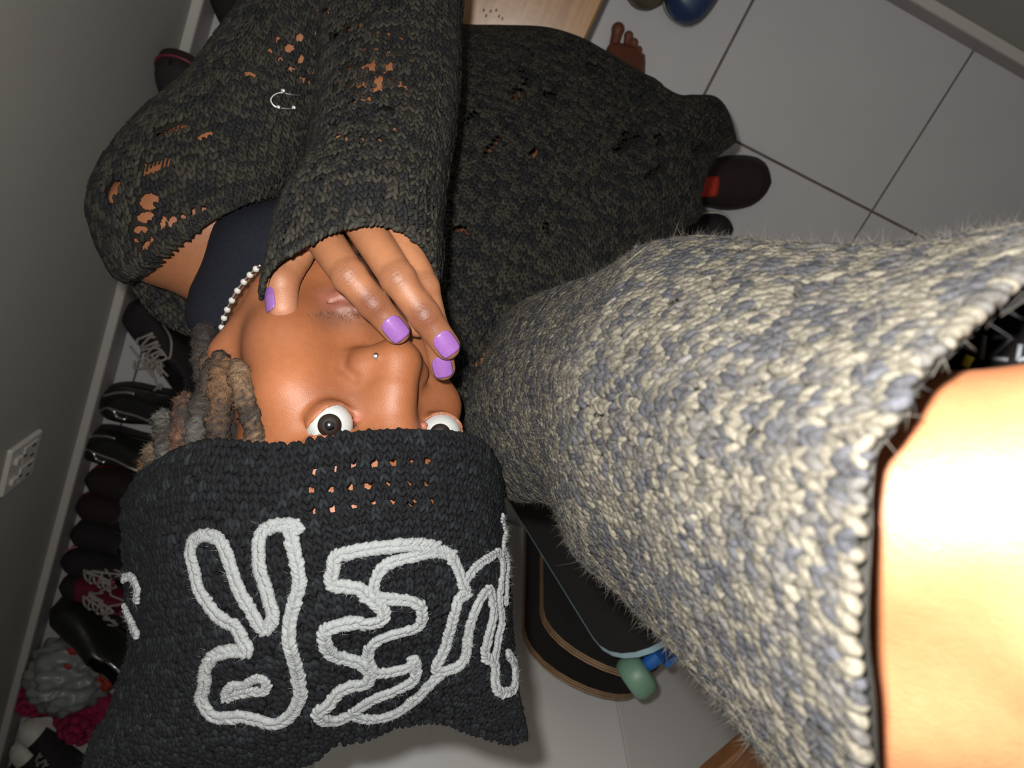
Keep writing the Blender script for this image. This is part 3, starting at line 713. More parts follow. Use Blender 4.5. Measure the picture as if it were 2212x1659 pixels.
# ---- torso
SLEEVE_D=([0,.12,.3,.5,.75,1],[.56,.50,.36,.275,.225,.20])
torso=Sheet(L=[(300,520),(420,330),(560,120),(700,0),(850,-40)],R=[(1090,1075),(1230,860),(1400,560),(1512,470),(1513,425),(1540,350),(1590,306)],
  B=[(300,520),(560,700),(820,930),(1000,1045),(1090,1075)],T=[(850,-40),(930,40),(1000,56),(1090,58),(1180,62),(1250,82),(1300,108),(1385,158),(1460,205),(1500,208),(1545,212),(1572,245),(1590,306)],
  dm=K(([0,.15,.3,.7,1],[.60,.63,.68,.75,.83])),Df=K(([0,.15,.5,.9,1],[.09,.13,.12,.065,.03])),Db=K(([0,.5,.9,1],[.02,.02,.02,.01])))
# openwork ladders in the torso knit (pixel ellipses: centre, half axes, angle)
def ladder(cx,cy,n,dx,dy,a,b_,th): return [(cx+dx*k,cy+dy*k,a,b_,th) for k in range(n)]
TH=[]
for (cx,cy,n,dx,dy) in((1085,285,7,-7,8),(1130,150,5,2,9),(1170,200,6,7,1),(1395,385,7,6,-4),(1330,330,6,5,-5),(1350,290,5,7,2),(1470,190,4,5,5),(1500,330,5,6,-3),(1120,190,4,-3,8),(1150,320,3,4,6),(1010,260,5,6,-7),(985,490,4,8,2),(1180,480,4,3,9),(1270,140,4,7,3),(1420,290,5,3,6)):
    th=math.atan2(dy,dx)+math.pi/2; TH+=ladder(cx,cy,n,dx,dy,10,2.2,th)
p0,q0_=base(torso,420,560,TH)
swc=np.tile(SWC,(len(p0),1))
sweater=mk('sweater',p0,[q0_],M['yarn'],person,col=swc); sweater.location=Vector(-PL); sweater['label']='dark flecked openwork knit sweater with ribbed hem'
def sub(v,f,c,name,parent=None,m=None,kind='stuff'):
    o=mk(name,v,[f],m or M['yarn'],parent or sweater,col=c,kind=kind); return o
t2=lobe_tpl(2,5);t3=lobe_tpl(3,6)
v,f,c=stitches(torso,.0058,.0050,.02,1.0,TH,tpl=t2,colf=marl(.46),thick=.45); sub(v,f,c,'torso_stitches')  # yarn darkened here, dimness away from the flash put into colour
v,f,c=fuzz(torso,16000,.03,1.05,.0040,.00010,marlf(.55),out=.5); sub(v,f,c,'torso_fuzz')

def yarn_rim(P,N,r,name,m,parent,colr,step=1.25):
    L_=np.linalg.norm(np.diff(P,axis=0),axis=1).sum(); n=max(6,int(L_/(r*step))); P=cat(P,n); N=unit(cat(N,n)); T=unit(np.gradient(P,axis=0)); B_=unit(np.cross(N,T)); Cs=[];X=[];Y=[];Z=[]
    for sg in(-1,1):
        a=.7*sg+rng.normal(0,.25,n); y=T*np.cos(a)[:,None]-B_*np.sin(a)[:,None]; x=np.cross(N,y); k=rng.normal(1,.15,(n,1))
        Cs.append(P+B_*(sg*r*.5)+rng.normal(0,r*.12,(n,3))); X.append(x*r*.6*k); Y.append(y*r*1.15*k); Z.append(N*r*.7*k)
    v,f=lobes(np.concatenate(Cs),np.concatenate(X),np.concatenate(Y),np.concatenate(Z),lobe_tpl(3,6))
    c=np.array(colr)*np.clip(rng.normal(1,.35,(2*n,1)),.4,2)
    return mk(name,v,[f],m,parent,col=np.repeat(c,len(lobe_tpl(3,6)[0]),0),kind='stuff')
# ---- left upper arm
H2=lambda L,s,ox,oy: [(x/s+ox,y/s+oy,a/s,b_/s)+((t,) if t else ()) for x,y,a,b_,t in L]
UH=H2([(1105,250,26,26,0),(1030,320,32,28,0),(1112,400,26,26,0),(965,395,20,14,0),(1050,465,22,16,0),(1130,540,18,24,0),(755,500,48,17,.35),(440,915,54,18,-.4),(945,260,16,22,0),(890,335,16,16,0),
   (120,905,22,9,-.3),(155,895,7,26,.3),(185,885,7,28,.3),(215,875,7,28,.3),(245,865,7,28,.3),(275,858,7,28,.3),(305,850,7,24,.3),(20,1150,6,50,.1),(48,1145,6,48,.1),(76,1140,6,46,.1),(104,1125,6,40,.1),(130,1115,6,36,.1),(160,1100,6,34,.1),(185,1090,6,30,.1)],3.16,300,0)
UH+=H2([(225,75,28,66,.35),(410,130,50,42,-.3),(395,215,52,28,-.1),(360,280,34,20,-.1),(480,245,14,40,.1),(530,235,22,32,.3),(592,215,14,32,.4),(648,187,12,20,.4),(705,170,12,16,.3),(345,335,19,15,-.4),(390,370,17,28,.5),(425,330,10,18,.3)],2.458,150,380)
v,q=base(upper,300,420,UH); o=mk('sleeve',v,[q],M['yarn'],sweater,col=np.tile(SWC,(len(v),1)))
v,f,c=stitches(upper,.0058,.0048,-.12,1.0,UH,hg=4.5,tpl=t2,colf=marl(.42),thick=.45); sub(v,f,c,'sleeve_stitches',o)if False else sub(v,f,c,'sleeve_stitches')
v,f,c=fuzz(upper,9000,-.1,1.0,.0038,.00009,marlf(.5),UH,out=.5); sub(v,f,c,'sleeve_fuzz')
# the back half of the wide neckline, behind the shoulder
bk=Sheet(L=[(255,560),(285,620),(335,685),(380,712),(430,735)],R=[(300,480),(360,520),(430,600),(480,660),(520,700)],B=[(255,560),(280,520),(300,480)],T=[(430,735),(480,720),(520,700)],
  dm=K(([0,1],[.58,.60])),Df=K(([0,1],[.006,.006])),Db=K(([0,1],[.006,.006])))
v,q=base(bk,60,60); o=mk('neckline',v,[q],M['yarn'],sweater,col=np.tile(SWC,(len(v),1)))
v,f,c=stitches(bk,.0055,.0048,-.25,.8,tpl=t2,colf=marl(.5),thick=.45); sub(v,f,c,'neckline_stitches')

# ---- left forearm with its cuff
FH=H2([(x,y,a,b_,0) for x,y,a,b_ in((1270,80,16,18),(1590,110,14,18),(1750,115,14,18),(1420,190,20,26),(1500,150,14,18),(1330,235,20,22),(1620,210,14,18),(1700,225,18,24),(1785,255,14,20),(1530,320,12,12),(1610,325,18,20),(1700,350,20,20),(1780,370,12,14),(1850,400,16,20),(1420,455,16,18),(1525,450,20,24),(1610,455,18,24),(1700,460,16,22),(1345,610,20,24),(1440,590,18,26),(1540,570,10,12),(1625,575,22,22),(1715,570,12,20),(1810,580,20,18),(1445,695,14,14),(1530,685,12,12),(1640,720,16,18),(1740,745,20,22),(1830,670,12,18),(1830,775,12,16),(1310,840,14,14),(1740,860,14,20),(1330,1080,12,20),
   (1430,820,15,8),(1520,805,14,8),(1630,835,16,8),(1405,930,16,20),(1510,930,16,18),(1630,940,20,22))],3.16,300,0)
v,q=base(fore,300,420,FH); o=mk('sleeve',v,[q],M['yarn'],sweater,col=np.tile(SWC,(len(v),1)))
v,f,c=stitches(fore,.0054,.0046,-.12,1.12,FH,hg=3.6,tpl=t2,colf=marl(.40),thick=.45); sub(v,f,c,'sleeve_stitches')
v,f,c=fuzz(fore,9000,-.1,1.1,.0036,.00008,marlf(.5),FH,out=.5); sub(v,f,c,'sleeve_fuzz')
# cuff edge: a rolled yarn rim, front arc and the hanging back arc beside the thumb
ud=np.linspace(0,1,90); pr_,_,_,nr_=fore.frame(ud,np.full(90,.998)); yarn_rim(pr_,nr_,.0021,'cuff_edge',M['yarn'],sweater,[.020,.019,.015])
bp=[(566,640,.412),(562,655,.408),(568,672,.405),(582,683,.404),(590,676,.41)]
bp=np.array([V(*x) for x in bp]); yarn_rim(bp,np.tile(unit(CAM-bp.mean(0)),(len(bp),1)),.0034,'cuff_edge',M['yarn'],sweater,[.018,.018,.014])

# ---- right sleeve, reaching to the lens
rs=Sheet(L=[(1060,735),(1110,668),(1180,632),(1300,590),(1400,532),(1530,516),(1700,530),(1850,536),(1990,528),(2110,508),(2310,478)],
  R=[(1020,985),(1060,1040),(1110,1078),(1195,1092),(1240,1190),(1350,1292),(1480,1425),(1600,1565),(1690,1675),(1790,1790),(1880,1880)],
  B=[(1060,735),(1040,790),(1010,860),(1005,930),(1020,985)],
  T=[(2310,540),(2212,640),(2120,722),(2045,792),(1990,838),(1935,930),(1882,990),(1866,1045),(1857,1150),(1843,1300),(1842,1400),(1855,1500),(1866,1660),(1880,1880)],
  dm=K(([0,.1,.3,.55,.8,1],[.565,.47,.305,.232,.190,.160])),Df=K(([0,.1,.3,.6,.85,1],[.05,.06,.064,.060,.054,.047])),Db=K(([0,.3,1],[.05,.05,.045])))
rs.L[-1]=[2310,540]; 
RH_=[(1680,590,12,9),(1720,640,15,10),(1618,668,13,9),(1535,622,16,12),(1455,655,15,12),(1545,640,10,8),(1500,690,12,9),(1340,735,9,6),(1265,720,8,7)]
v,q=base(rs,260,360,RH_); o=mk('sleeve',v,[q],M['yarn'],sweater,col=np.tile([.022,.021,.018],(len(v),1)))
v,f,c=stitches(rs,.0040,.0035,-.2,1.2,RH_,tpl=t3,colf=marl(1.12),thick=.62,jit=.2,lob=1.18); sub(v,f,c,'sleeve_stitches')  # same yarn lifted, nearness to the flash painted into its colour
v,f,c=fuzz(rs,60000,-.2,1.2,.0036,.00006,marlf(1.15),out=.5); sub(v,f,c,'sleeve_fuzz')

# ---- safety pin on the upper arm, blue cord under the forearm knit
def onsheet(sh,pts,lift,nu=240,nv=240,u0=0.01,u1=.99):
    U,Vv=np.meshgrid(np.linspace(u0,u1,nu),np.linspace(0,1,nv)); P,_=sh.px(U,Vv); P=P.reshape(-1,2); out=[]
    for x in np.asarray(pts,float):
        i=np.argmin(((P-x)**2).sum(1)); 
        u,v=U.ravel()[i],Vv.ravel()[i]; p,tu,tv,n=sh.frame(np.array([u]),np.array([v]))
        d=C2W(camp(x[0],x[1],1.0))-CAM; t=np.dot(p[0]-CAM,n[0])/np.dot(d,n[0]); out.append((CAM+d*t+n[0]*lift,n[0],unit(tu)[0],unit(tv)[0]))
    return out
def line_on(sh,pts,n,lift): return np.array([a[0] for a in onsheet(sh,cat(pts,n),lift)])
b=MB(); b.tube(line_on(upper,[(645,209),(625,208),(604,205),(590,211),(584,221),(588,231),(597,237),(616,239),(634,238)],40,.0042),.0007,7)
pin=b.make('safety_pin',M['silver'],sweater); pin['label']='silver safety pin on the upper sleeve'
b=MB(); 
for x,y in((609,201),(599,237),(629,236)): b.ball(line_on(upper,[(x,y),(x+1,y)],2,.0045)[0],(.0022,.0018,.0018),10,8)
b.make('pin_bead',M['silver'],sweater)
for k,vv_ in enumerate((.565,.625)):
    c0=inside(fore,vv_,.0335,.0138); c1=inside(fore,vv_+.04,.0335,.0138); ax=unit(c1-c0); r=.0338
    a=unit(np.cross(ax,[0,0,1])); bb=np.cross(ax,a); th=np.linspace(0,2*np.pi,60,endpoint=False)
    b=MB(); b.tube(c0+r*(a*np.cos(th)[:,None]+bb*np.sin(th)[:,None])+ax*.0025*np.sin(th*5)[:,None],.0013,6,closed=True); part(b,'hair_tie',M['blue'])
    b=MB(); b.tube(c0+ax*.006+(r-.0012)*(a*np.cos(th)[:,None]+bb*np.sin(th)[:,None]),.0034,8,closed=True); part(b,'hair_tie',M['bstrap'])

# ---- black top with its wide strap
tk=Sheet(L=[(620,425),(540,436),(482,462),(455,505),(430,575),(412,640),(406,690),(440,740)],R=[(800,440),(760,500),(690,560),(640,600),(600,640),(560,680),(520,720),(490,760)],B=[(620,425),(700,425),(800,440)],T=[(440,740),(465,755),(490,760)],
  dm=K(([0,.4,1],[.545,.525,.535])),Df=K(([0,.5,1],[.035,.030,.02])),Db=K(([0,1],[.0,.0])))
v,q=base(tk,80,80,u0=0,u1=1,closed=False,off=0); o=mk('tank_top',v,[q],M['tank'],person); o.location=Vector(-PL); o['label']='black cotton top with wide shoulder strap'
md=o.modifiers.new('thick','SOLIDIFY'); md.thickness=.002; md.offset=-1

# ---- pearl necklace
pp=[(563,573),(553,581),(540,594),(527,609),(513,628),(501,649),(491,669),(484,687),(479,707),(476,729),(476,751)]
pd=np.linspace(.432,.462,len(pp)); P=np.array([V(x,y,d) for (x,y),d in zip(pp,pd)])
b=MB(); b.tube(cat(P,60),.0009,6); nk=part(b,'necklace',M['silver']); nk['label']='necklace of small white pearls'
pb=MB(); pb.ball((0,0,0),(.0021,.0021,.0019),14,10); pm=None
for i,p in enumerate(P[1:]):
    if pm is None: pm=pb.make('pearl',M['pearl'],nk); o=pm
    else: o=pm.copy(); COL.objects.link(o); o.parent=nk
    o.location=Vector(p)
# ---- lettered strap lying along the wrist, running into the near cuff
SP=[V(2420,660,.160),V(2330,682,.166),V(2225,715,.173),V(2130,762,.180),V(2045,825,.188),V(1960,900,.198),V(1880,980,.21)]
SPc=cat(np.array(SP),60); Ts=unit(np.gradient(SPc,axis=0)); Nv=unit(CAM-SPc); Ws=unit(np.cross(Nv,Ts)); Nv=unit(np.cross(Ts,Ws))
b=MB(); b.grid(np.stack([SPc+Ws*w for w in np.linspace(-.0066,.0066,7)],1)); st=part(b,'wrist_strap',M['bstrap']); st['label']='black wrist strap with grey letters'; md=st.modifiers.new('t','SOLIDIFY'); md.thickness=.0014; md.offset=0
STRAP=st
# ------------------------------------------------------------ beanie
hat=Sheet(L=[(328,1020),(308,1024),(280,1070),(270,1117),(276,1212),(279,1307),(286,1393),(262,1473),(236,1544),(203,1592),(185,1640),(165,1705)],
  R=[(1068,990),(1079,1030),(1081,1070),(1086,1146),(1095,1260),(1105,1402),(1118,1497),(1135,1568),(1138,1600)],
  B=[(328,1020),(387,977),(454,953),(520,952),(580,956),(625,957),(696,942),(767,928),(862,924),(933,926),(1004,932),(1045,952),(1068,990)],
  T=[(165,1705),(300,1735),(450,1712),(560,1690),(672,1648),(720,1617),(814,1592),(886,1569),(957,1569),(1052,1600),(1100,1612),(1138,1600)],
  dm=K(([0,.3,.7,1],[.430,.432,.415,.392])),Df=lambda s_,t: np.interp(t,[0,.12,.3,.6,.85,1],[.081,.087,.095,.079,.042,.010]),Db=K(([0,.4,.8,1],[.085,.09,.05,.010])),p=.85)
HB=[(x/2.107+150,y/2.107+880,a/2.107,b_/2.107) for x,y,a,b_ in((1110,290,18,15),(1205,275,7,16),(1290,255,13,22),(1385,250,17,20),(1475,245,17,18),(1560,240,8,14),(1635,240,13,15),(1090,375,11,14),(1185,370,8,14),(1275,358,10,14),(1365,350,20,20),(1458,345,15,16),(1550,335,17,17),(1632,335,15,18),(1012,480,6,9),(1102,465,7,17),(1190,460,13,15),(1290,455,12,17),(1380,437,14,15),(1470,433,18,15),(1567,430,17,17),(1652,430,17,17),(1722,430,9,15))]
v,q=base(hat,420,420,HB); beanie=mk('beanie',v,[q],M['yarnb'],person,col=np.tile([.0035,.004,.005],(len(v),1))); beanie.location=Vector(-PL); beanie['label']='black crocheted beanie with white yarn lettering'
def hc_(U,Vv,R_,C_,px,n):
    g=rng.random((n,1)); return np.where(g<.82,np.array([.0042,.0047,.006]),np.array([.008,.010,.0115]))*np.where(R_%4==3,.8,1.0)[:,None]
v,f,c=stitches(hat,.0048,.0040,-.15,1.15,HB,hg=4.0,tpl=t3,colf=hc_,thick=.62,tilt=.5,jit=.14); sub(v,f,c,'crochet_stitches',beanie,M['yarnb'])
v,f,c=fuzz(hat,30000,-.15,1.15,.0032,.00006,lambda n: np.tile([.010,.012,.013],(n,1)),HB); sub(v,f,c,'beanie_fuzz',beanie,M['yarnb'])
def Z2(L): return [(x/2.107+150,y/2.107+880) for x,y in L]
LET=[
 (Z2([(572,660),(580,615),(605,590),(645,580),(690,592),(722,630),(745,690),(760,740),(778,795),(812,865),(850,930),(880,985),(905,1000),(932,965),(938,925),(925,870),(905,800),(882,730),(878,660),(880,600),(900,560),(945,538),(1000,535),(1050,545)]),1),
 (Z2([(1050,545),(1020,580),(1035,650),(1052,730),(1055,800),(1040,860),(1022,930),(1010,1000),(1012,1070),(1030,1140),(1045,1210),(1055,1285),(1030,1350),(990,1395),(935,1420),(870,1405),(790,1388),(700,1398),(650,1372),(618,1312),(632,1240),(640,1170),(675,1125),(745,1102),(828,1098),(805,1055),(775,990),(705,950),(650,885),(608,815),(592,745),(572,660)]),1),
 (Z2([(725,1315),(722,1282),(755,1248),(805,1245),(840,1222),(880,1212),(908,1245),(885,1278),(840,1275),(780,1290),(730,1305)]),.72),
 (Z2([(1655,632),(1590,622),(1510,622),(1400,632),(1290,650),(1218,676),(1205,735),(1200,795),(1260,808),(1320,818),(1355,850),(1400,888),(1430,928),(1390,960),(1300,966),(1220,985),(1172,1010),(1165,1050),(1195,1105),(1270,1128),(1330,1150),(1368,1195),(1345,1240),(1280,1250),(1222,1280),(1180,1330),(1132,1370),(1160,1402),(1220,1402),(1270,1382)]),1),
 (Z2([(1730,665),(1640,655),(1530,680),(1450,702),(1410,740),(1385,800),(1395,848),(1450,862),(1540,872),(1592,900),(1598,950),(1565,988),(1480,1010),(1400,1042),(1360,1092),(1368,1150),(1400,1190),(1480,1182),(1540,1165),(1565,1130),(1575,1180),(1560,1230),(1480,1268),(1400,1300),(1330,1340),(1290,1372),(1350,1396),(1430,1390),(1500,1362),(1580,1302),(1650,1232),(1690,1198)]),.85),
 (Z2([(1640,638),(1712,665),(1755,735),(1775,800),(1795,845),(1755,870),(1740,940),(1722,1010),(1700,1090),(1665,1180),(1745,1172),(1790,1130),(1802,1050),(1812,980),(1842,890),(1885,828),(1902,860),(1908,950),(1890,1040),(1880,1125),(1918,1160),(1922,1240),(1940,1288),(2000,1282),(2003,1180),(1975,1115)]),.85),
 (Z2([(1785,790),(1830,725),(1890,682),(1932,662),(1950,722),(1942,800),(1935,880),(1946,960),(1932,1050),(1920,1135)]),.75),
 (Z2([(1944,502),(1962,570),(1952,640),(1972,700),(1968,800),(1964,890)]),.6),
 (Z2([(274,775),(305,768),(330,805),(338,840),(330,875)]),.8),(Z2([(278,910),(300,955),(318,1000),(332,1030)]),.9)]
for pts,sc in LET:
    pl=np.array(pts); L_=np.linalg.norm(np.diff(pl,axis=0),axis=1).sum(); n=max(4,int(L_/6.2)); fr_=onsheet(hat,cat(pl,n),.0030,nu=300,nv=300,u0=.005,u1=.995)
    P=np.array([a[0] for a in fr_]);N=np.array([a[1] for a in fr_]); 
    T=unit(np.gradient(P,axis=0)); B_=unit(np.cross(N,T)); r=.00315*sc
    Cs=[];X=[];Y=[];Z=[]
    for sg in(-1,1):
        k=np.arange(n); a=.55*sg+rng.normal(0,.15,n); y=T*np.cos(a)[:,None]-B_*np.sin(a)[:,None]*1.0; x=np.cross(N,y)
        Cs.append(P+B_*(sg*r*.45)+N*(rng.normal(0,.0002,n))[:,None]); X.append(x*r*.52); Y.append(y*r*1.05*rng.normal(1,.1,(n,1))); Z.append(N*r*.62)
    v,f=lobes(np.concatenate(Cs),np.concatenate(X),np.concatenate(Y),np.concatenate(Z),lobe_tpl(4,7))
    o=mk('yarn_letter',v,[f],M['yarnw'],beanie)
    k=rng.integers(0,n,n*9); p=P[k]+(B_[k]*rng.normal(0,r*.6,(len(k),1)))+N[k]*.001; d=unit(rng.normal(0,1,(len(k),3))+N[k]*.4); s=unit(np.cross(d,rng.normal(0,1,(len(k),3))))*.00006; ln=rng.uniform(.002,.0042,(len(k),1))
    Pv=np.stack([p+s,p-s,p+d*ln],1).reshape(-1,3); f=np.arange(len(k)*3).reshape(-1,3)
    o2=mk('yarn_fuzz',Pv,[f],M['yarnw'],beanie,kind='stuff')
# ------------------------------------------------------------ dreadlocks, each its own strand
def loc_(pts,r,seed,brown):
    P=cat(np.array([V(*p) for p in pts]),46); n=len(P); rg=np.random.default_rng(seed); b=MB(); t=np.linspace(0,1,n)
    env=np.minimum(1,np.minimum(t*6+.35,(1-t)*5+.35)); b.tube(P,r*env,14)
    v=np.concatenate(b.v); base_c=np.repeat(P,14,0); d=v[:n*14]-base_c; ang=np.tile(np.arange(14),n)*2*np.pi/14; tt=np.repeat(t,14)
    bump=1+.09*np.sin(ang*2+tt*31+seed)+.04*np.sin(ang*3-tt*47+seed*2)+.05*np.sin(tt*17+seed*5)+rg.normal(0,.12,len(d)); v[:n*14]=base_c+d*bump[:,None]; b.v=[v]
    br=np.array(brown); dk=np.array([.022,.016,.013]); m=np.clip(.5+.5*np.sin(tt*9+seed)+rg.normal(0,.3,len(tt)),0,1)[:,None]; c=dk*(1-m)+br*m; c=np.concatenate([c,c[-2:]])
    o=part(b,'dreadlock',M['loc'],col=c)
    n2=1500; k=rg.integers(0,n*14,n2); p=v[k]; dd=unit(v[k]-base_c[k]+rg.normal(0,r*1.2,(n2,3))+ (P[np.minimum(k//14+1,n-1)]-P[k//14])*rg.normal(0,1.5,(n2,1))); s=unit(np.cross(dd,rg.normal(0,1,(n2,3))))*.00007; ln=rg.uniform(.0012,.0032,(n2,1))
    Pv=np.stack([p+s,p-s,p+dd*ln],1).reshape(-1,3); mk('loc_fuzz',Pv,[np.arange(n2*3).reshape(-1,3)],M['loc'],o,col=np.repeat(c[k]*1.35,3,0),kind='stuff')
BR=(.125,.066,.031);BG=(.11,.078,.046);RD=(.10,.048,.026);GY=(.070,.070,.062)
loc_([(556,1000,.373),(548,930,.371),(533,870,.372),(520,820,.377),(510,778,.384)],.0056,1,(.15,.092,.05))
loc_([(475,1000,.392),(472,920,.388),(478,850,.390),(480,800,.398),(474,762,.408)],.0066,2,BR)
loc_([(452,985,.405),(448,900,.403),(452,830,.408),(462,770,.42)],.0050,3,(.05,.035,.03))
loc_([(425,1000,.402),(424,940,.398),(430,885,.400),(440,845,.408)],.0058,4,GY)
loc_([(392,1015,.405),(392,950,.402),(396,890,.405),(404,850,.412)],.0060,5,RD)
loc_([(362,1030,.412),(356,965,.410),(352,915,.414),(356,888,.42)],.0056,6,GY)
loc_([(335,1050,.420),(330,1000,.418),(330,958,.424)],.0052,7,BG)
loc_([(318,1060,.43),(315,1020,.43),(322,985,.436)],.0042,8,BR)
loc_([(380,1035,.400),(400,985,.398),(412,930,.402)],.0046,9,RD)
loc_([(455,860,.43),(443,800,.44),(440,745,.452),(447,700,.465)],.0068,10,(.035,.028,.025))
loc_([(470,800,.425),(455,790,.43),(446,775,.438)],.0056,11,(.12,.07,.035))

# letters on the wrist strap: an I and a Z, and a small yellow mark
def strap_stroke(poly,w,m,nm):
    b=MB(); Q=[]
    for (x,y) in cat(np.array(poly,float),2) if len(poly)==2 else poly:
        r=ray(x,y); k=np.argmin(np.linalg.norm(np.cross(SPc-CAM,unit(r)),axis=1)); t=np.dot(SPc[k]-CAM,Nv[k])/np.dot(r,Nv[k]); Q.append(CAM+r*t+Nv[k]*.0009)
    for a,c in zip(Q[:-1],Q[1:]): b.tube(np.array([a+(c-a)*t for t in np.linspace(0,1,4)]),w,6)
    part(b,nm,M[m],STRAP)
strap_stroke([(2128,724),(2122,776)],.00065,'greyprint','letter')
strap_stroke([(2147,728),(2186,728),(2140,772),(2180,776)],.00065,'greyprint','letter')
strap_stroke([(2206,742),(2200,778),(2222,772)],.0007,'greyprint','letter')
strap_stroke([(2086,788),(2098,768)],.0012,'yellow','mark')

# ------------------------------------------------------------ skateboards leaning on the cabinet
def board_outline(L_,w,n=14):
    a=np.linspace(0,np.pi,n); r=w/2
    top=np.c_[r*np.cos(a)*1.0,(L_/2-r*1.05)+r*1.05*np.sin(a)]; bot=np.c_[-r*np.cos(a),-(L_/2-r*1.0)-r*np.sin(a)]
    return np.concatenate([top,bot])
def skateboard(nose,down,wid,norm,L_,w,label,edge,grp=None,stripes=True,wheels='teal',sticker=False,tko=.20,hw=.060):
    """nose: tip point; down: unit vector to the tail; norm: grip side"""
    z=unit(norm); y=-unit(down-z*np.dot(down,z)); x=np.cross(y,z); c=nose-y*L_/2
    root=empty('skateboard',c-y*L_/2); tag(root,label,'skateboard',grp)
    R=np.stack([x,y,z],1); o0=np.array(root.location)
    def bend(p):                                # kicked nose and tail
        p=np.asarray(p,float).copy(); e=np.clip(np.abs(p[:,1])-(L_/2-.155),0,None); p[:,2]+=e**2*1.35; p[:,2]+=(.5*(p[:,0]/(w/2))**2*.006); return p
    def deck(z0,z1,s,name,m,lbl=None):
        ol=board_outline(L_*1-2*(1-s)*w/2,w*s); n=len(ol); 
        rings=[0,.35,.7,.93,1.0]; v=[];
        for zz in(z1,z0):
            for r in rings[1:]:
                q=ol*[r,1]; q=q.copy(); q[:,1]=ol[:,1]*(.0+r) if False else ol[:,1]*r if False else ol[:,1]*(1 if r==1 else r)
                v.append(np.c_[q,np.full(n,zz)])
        v=np.concatenate(v); m_=len(rings)-1; f=[];k=np.arange(n);k2=(k+1)%n
        for s_ in(0,1):
            for i in range(m_-1):
                a=(s_*m_+i)*n; b_=(s_*m_+i+1)*n; qd=np.stack([a+k,b_+k,b_+k2,a+k2],-1); f.append(qd if s_==0 else qd[:,::-1])
        a=(m_-1)*n;b_=(2*m_-1)*n; f.append(np.stack([a+k,b_+k,b_+k2,a+k2],-1))
        v=np.concatenate([v,[[0,0,z1],[0,0,z0]]]); T=[np.stack([k2,np.full(n,2*m_*n),k],-1),np.stack([k,np.full(n,2*m_*n+1),k2+0],-1)]
        T[1]=np.stack([m_*n+k,np.full(n,2*m_*n+1),m_*n+k2],-1)
        o=mk(name,bend(v)@R.T+c-o0,[np.concatenate(f),np.concatenate(T)],m,root,smooth=False); 
        if lbl:o['label']=lbl
        return o
    deck(.0108,.0115,.992,'grip_tape',M['grip'])
    layers=[(0,.0026,edge),(.0026,.0046,'plyd' if stripes else edge),(.0046,.0070,edge),(.0070,.0088,'plyd' if stripes else edge),(.0088,.0108,edge)]
    for a,b_,m in layers: deck(a,b_,1.0,'ply',M[m])
    for sy_ in(-1,1):
        for i in(-1,1):
            for j in(-1,1): b=MB(); b.ball((np.array([i*.021,sy_*(L_/2-.175)+j*.027,.0118]))@R.T+c-o0,(.004,.004,.004),8,6); b.make('bolt',M['metal'],root)
    for sy_ in(-1,1):
        yc=sy_*(L_/2-tko); b=MB(); b.box(np.array([0,yc,-.008])@R.T+c-o0,(.056,.08,.016),R,bev=.003); b.tube((np.array([[-hw-.015,yc,-.040],[-.04,yc,-.036],[0,yc,-.030],[.04,yc,-.036],[hw+.015,yc,-.040]]))@R.T+c-o0,[.006,.010,.014,.010,.006],10)
        tr=b.make('truck',M['blue'] if wheels=='teal' else M['metal'],root)
        for sx in(-1,1):
            prof=[(0,.0075),(0,.014),(.001,.020),(.004,.0255),(.010,.0285),(.024,.0285),(.031,.0255),(.034,.020),(.033,.015),(.026,.011),(.026,.0075)]
            th=np.linspace(0,2*np.pi,28,endpoint=False); P=np.array([[ (sx*(hw+ax_*1.0),yc+r*math.cos(t),-.042+r*math.sin(t)) for t in th] for ax_,r in prof])
            b=MB(); b.grid((P@R.T)+c-o0,closed_u=True); b.make('wheel',M[wheels],root)
    if sticker:
        r_=ray(*sticker); t_=np.dot(c+z*.0116-CAM,z)/np.dot(r_,z); sticker=(CAM+r_*t_-c)@R; sticker=sticker[:2]
        for k in(0,1):
            s=np.array([[-.004,0],[-.0055,.014],[-.010,.026],[-.001,.017],[.002,.030],[.003,.015],[.006,.002],[.008,-.012],[.002,-.004],[-.003,-.012]])*.62+[-.006-k*.013,.02-k*.004]
            q=np.c_[s+sticker,np.full(len(s),0)]; zb=max(0,abs(sticker[1])-(L_/2-.155))**2*1.35+.003*(sticker[0]/(w/2))**2+.0006; b=MB(); b.prism(q[:,:2],.0118+zb,.0128+zb,(R,c-o0)); b.make('sticker',M['yellow'],root,smooth=False)
    return root
YBd=YC+.02
lean=unit(np.array([.02,.05,-1.0])); nm=unit(np.array([-.05,1.0,.05]))
n1=ony(1262,1532,YBd+.075); skateboard(n1,lean,None,nm,.80,.215,'black skateboard at the back of the leaning stack, its tan-edged nose lowest','ply',wheels='white',hw=.035)
n2=ony(1300,1490,YBd+.165); skateboard(n2,unit(np.array([0.03,.05,-1])),None,nm,.79,.195,'middle skateboard of the leaning stack with tan and dark striped edge','ply',wheels='white',hw=.035)
n3=ony(1478,1414,YBd+.33); t3_=unit(RM@np.array([-.3,.35,-.8])); w3_=unit(RM@np.array([.75,.55,-.04])); skateboard(n3,t3_,None,np.cross(w3_,t3_)*-1 if np.dot(np.cross(w3_,t3_),CAM-n3)<0 else np.cross(w3_,t3_),.80,.165,'skateboard with pale blue edge, yellow marks and green wheels, nearest the gray sleeve','lblue',stripes=False,sticker=(1350,1358),tko=.048,hw=.048)
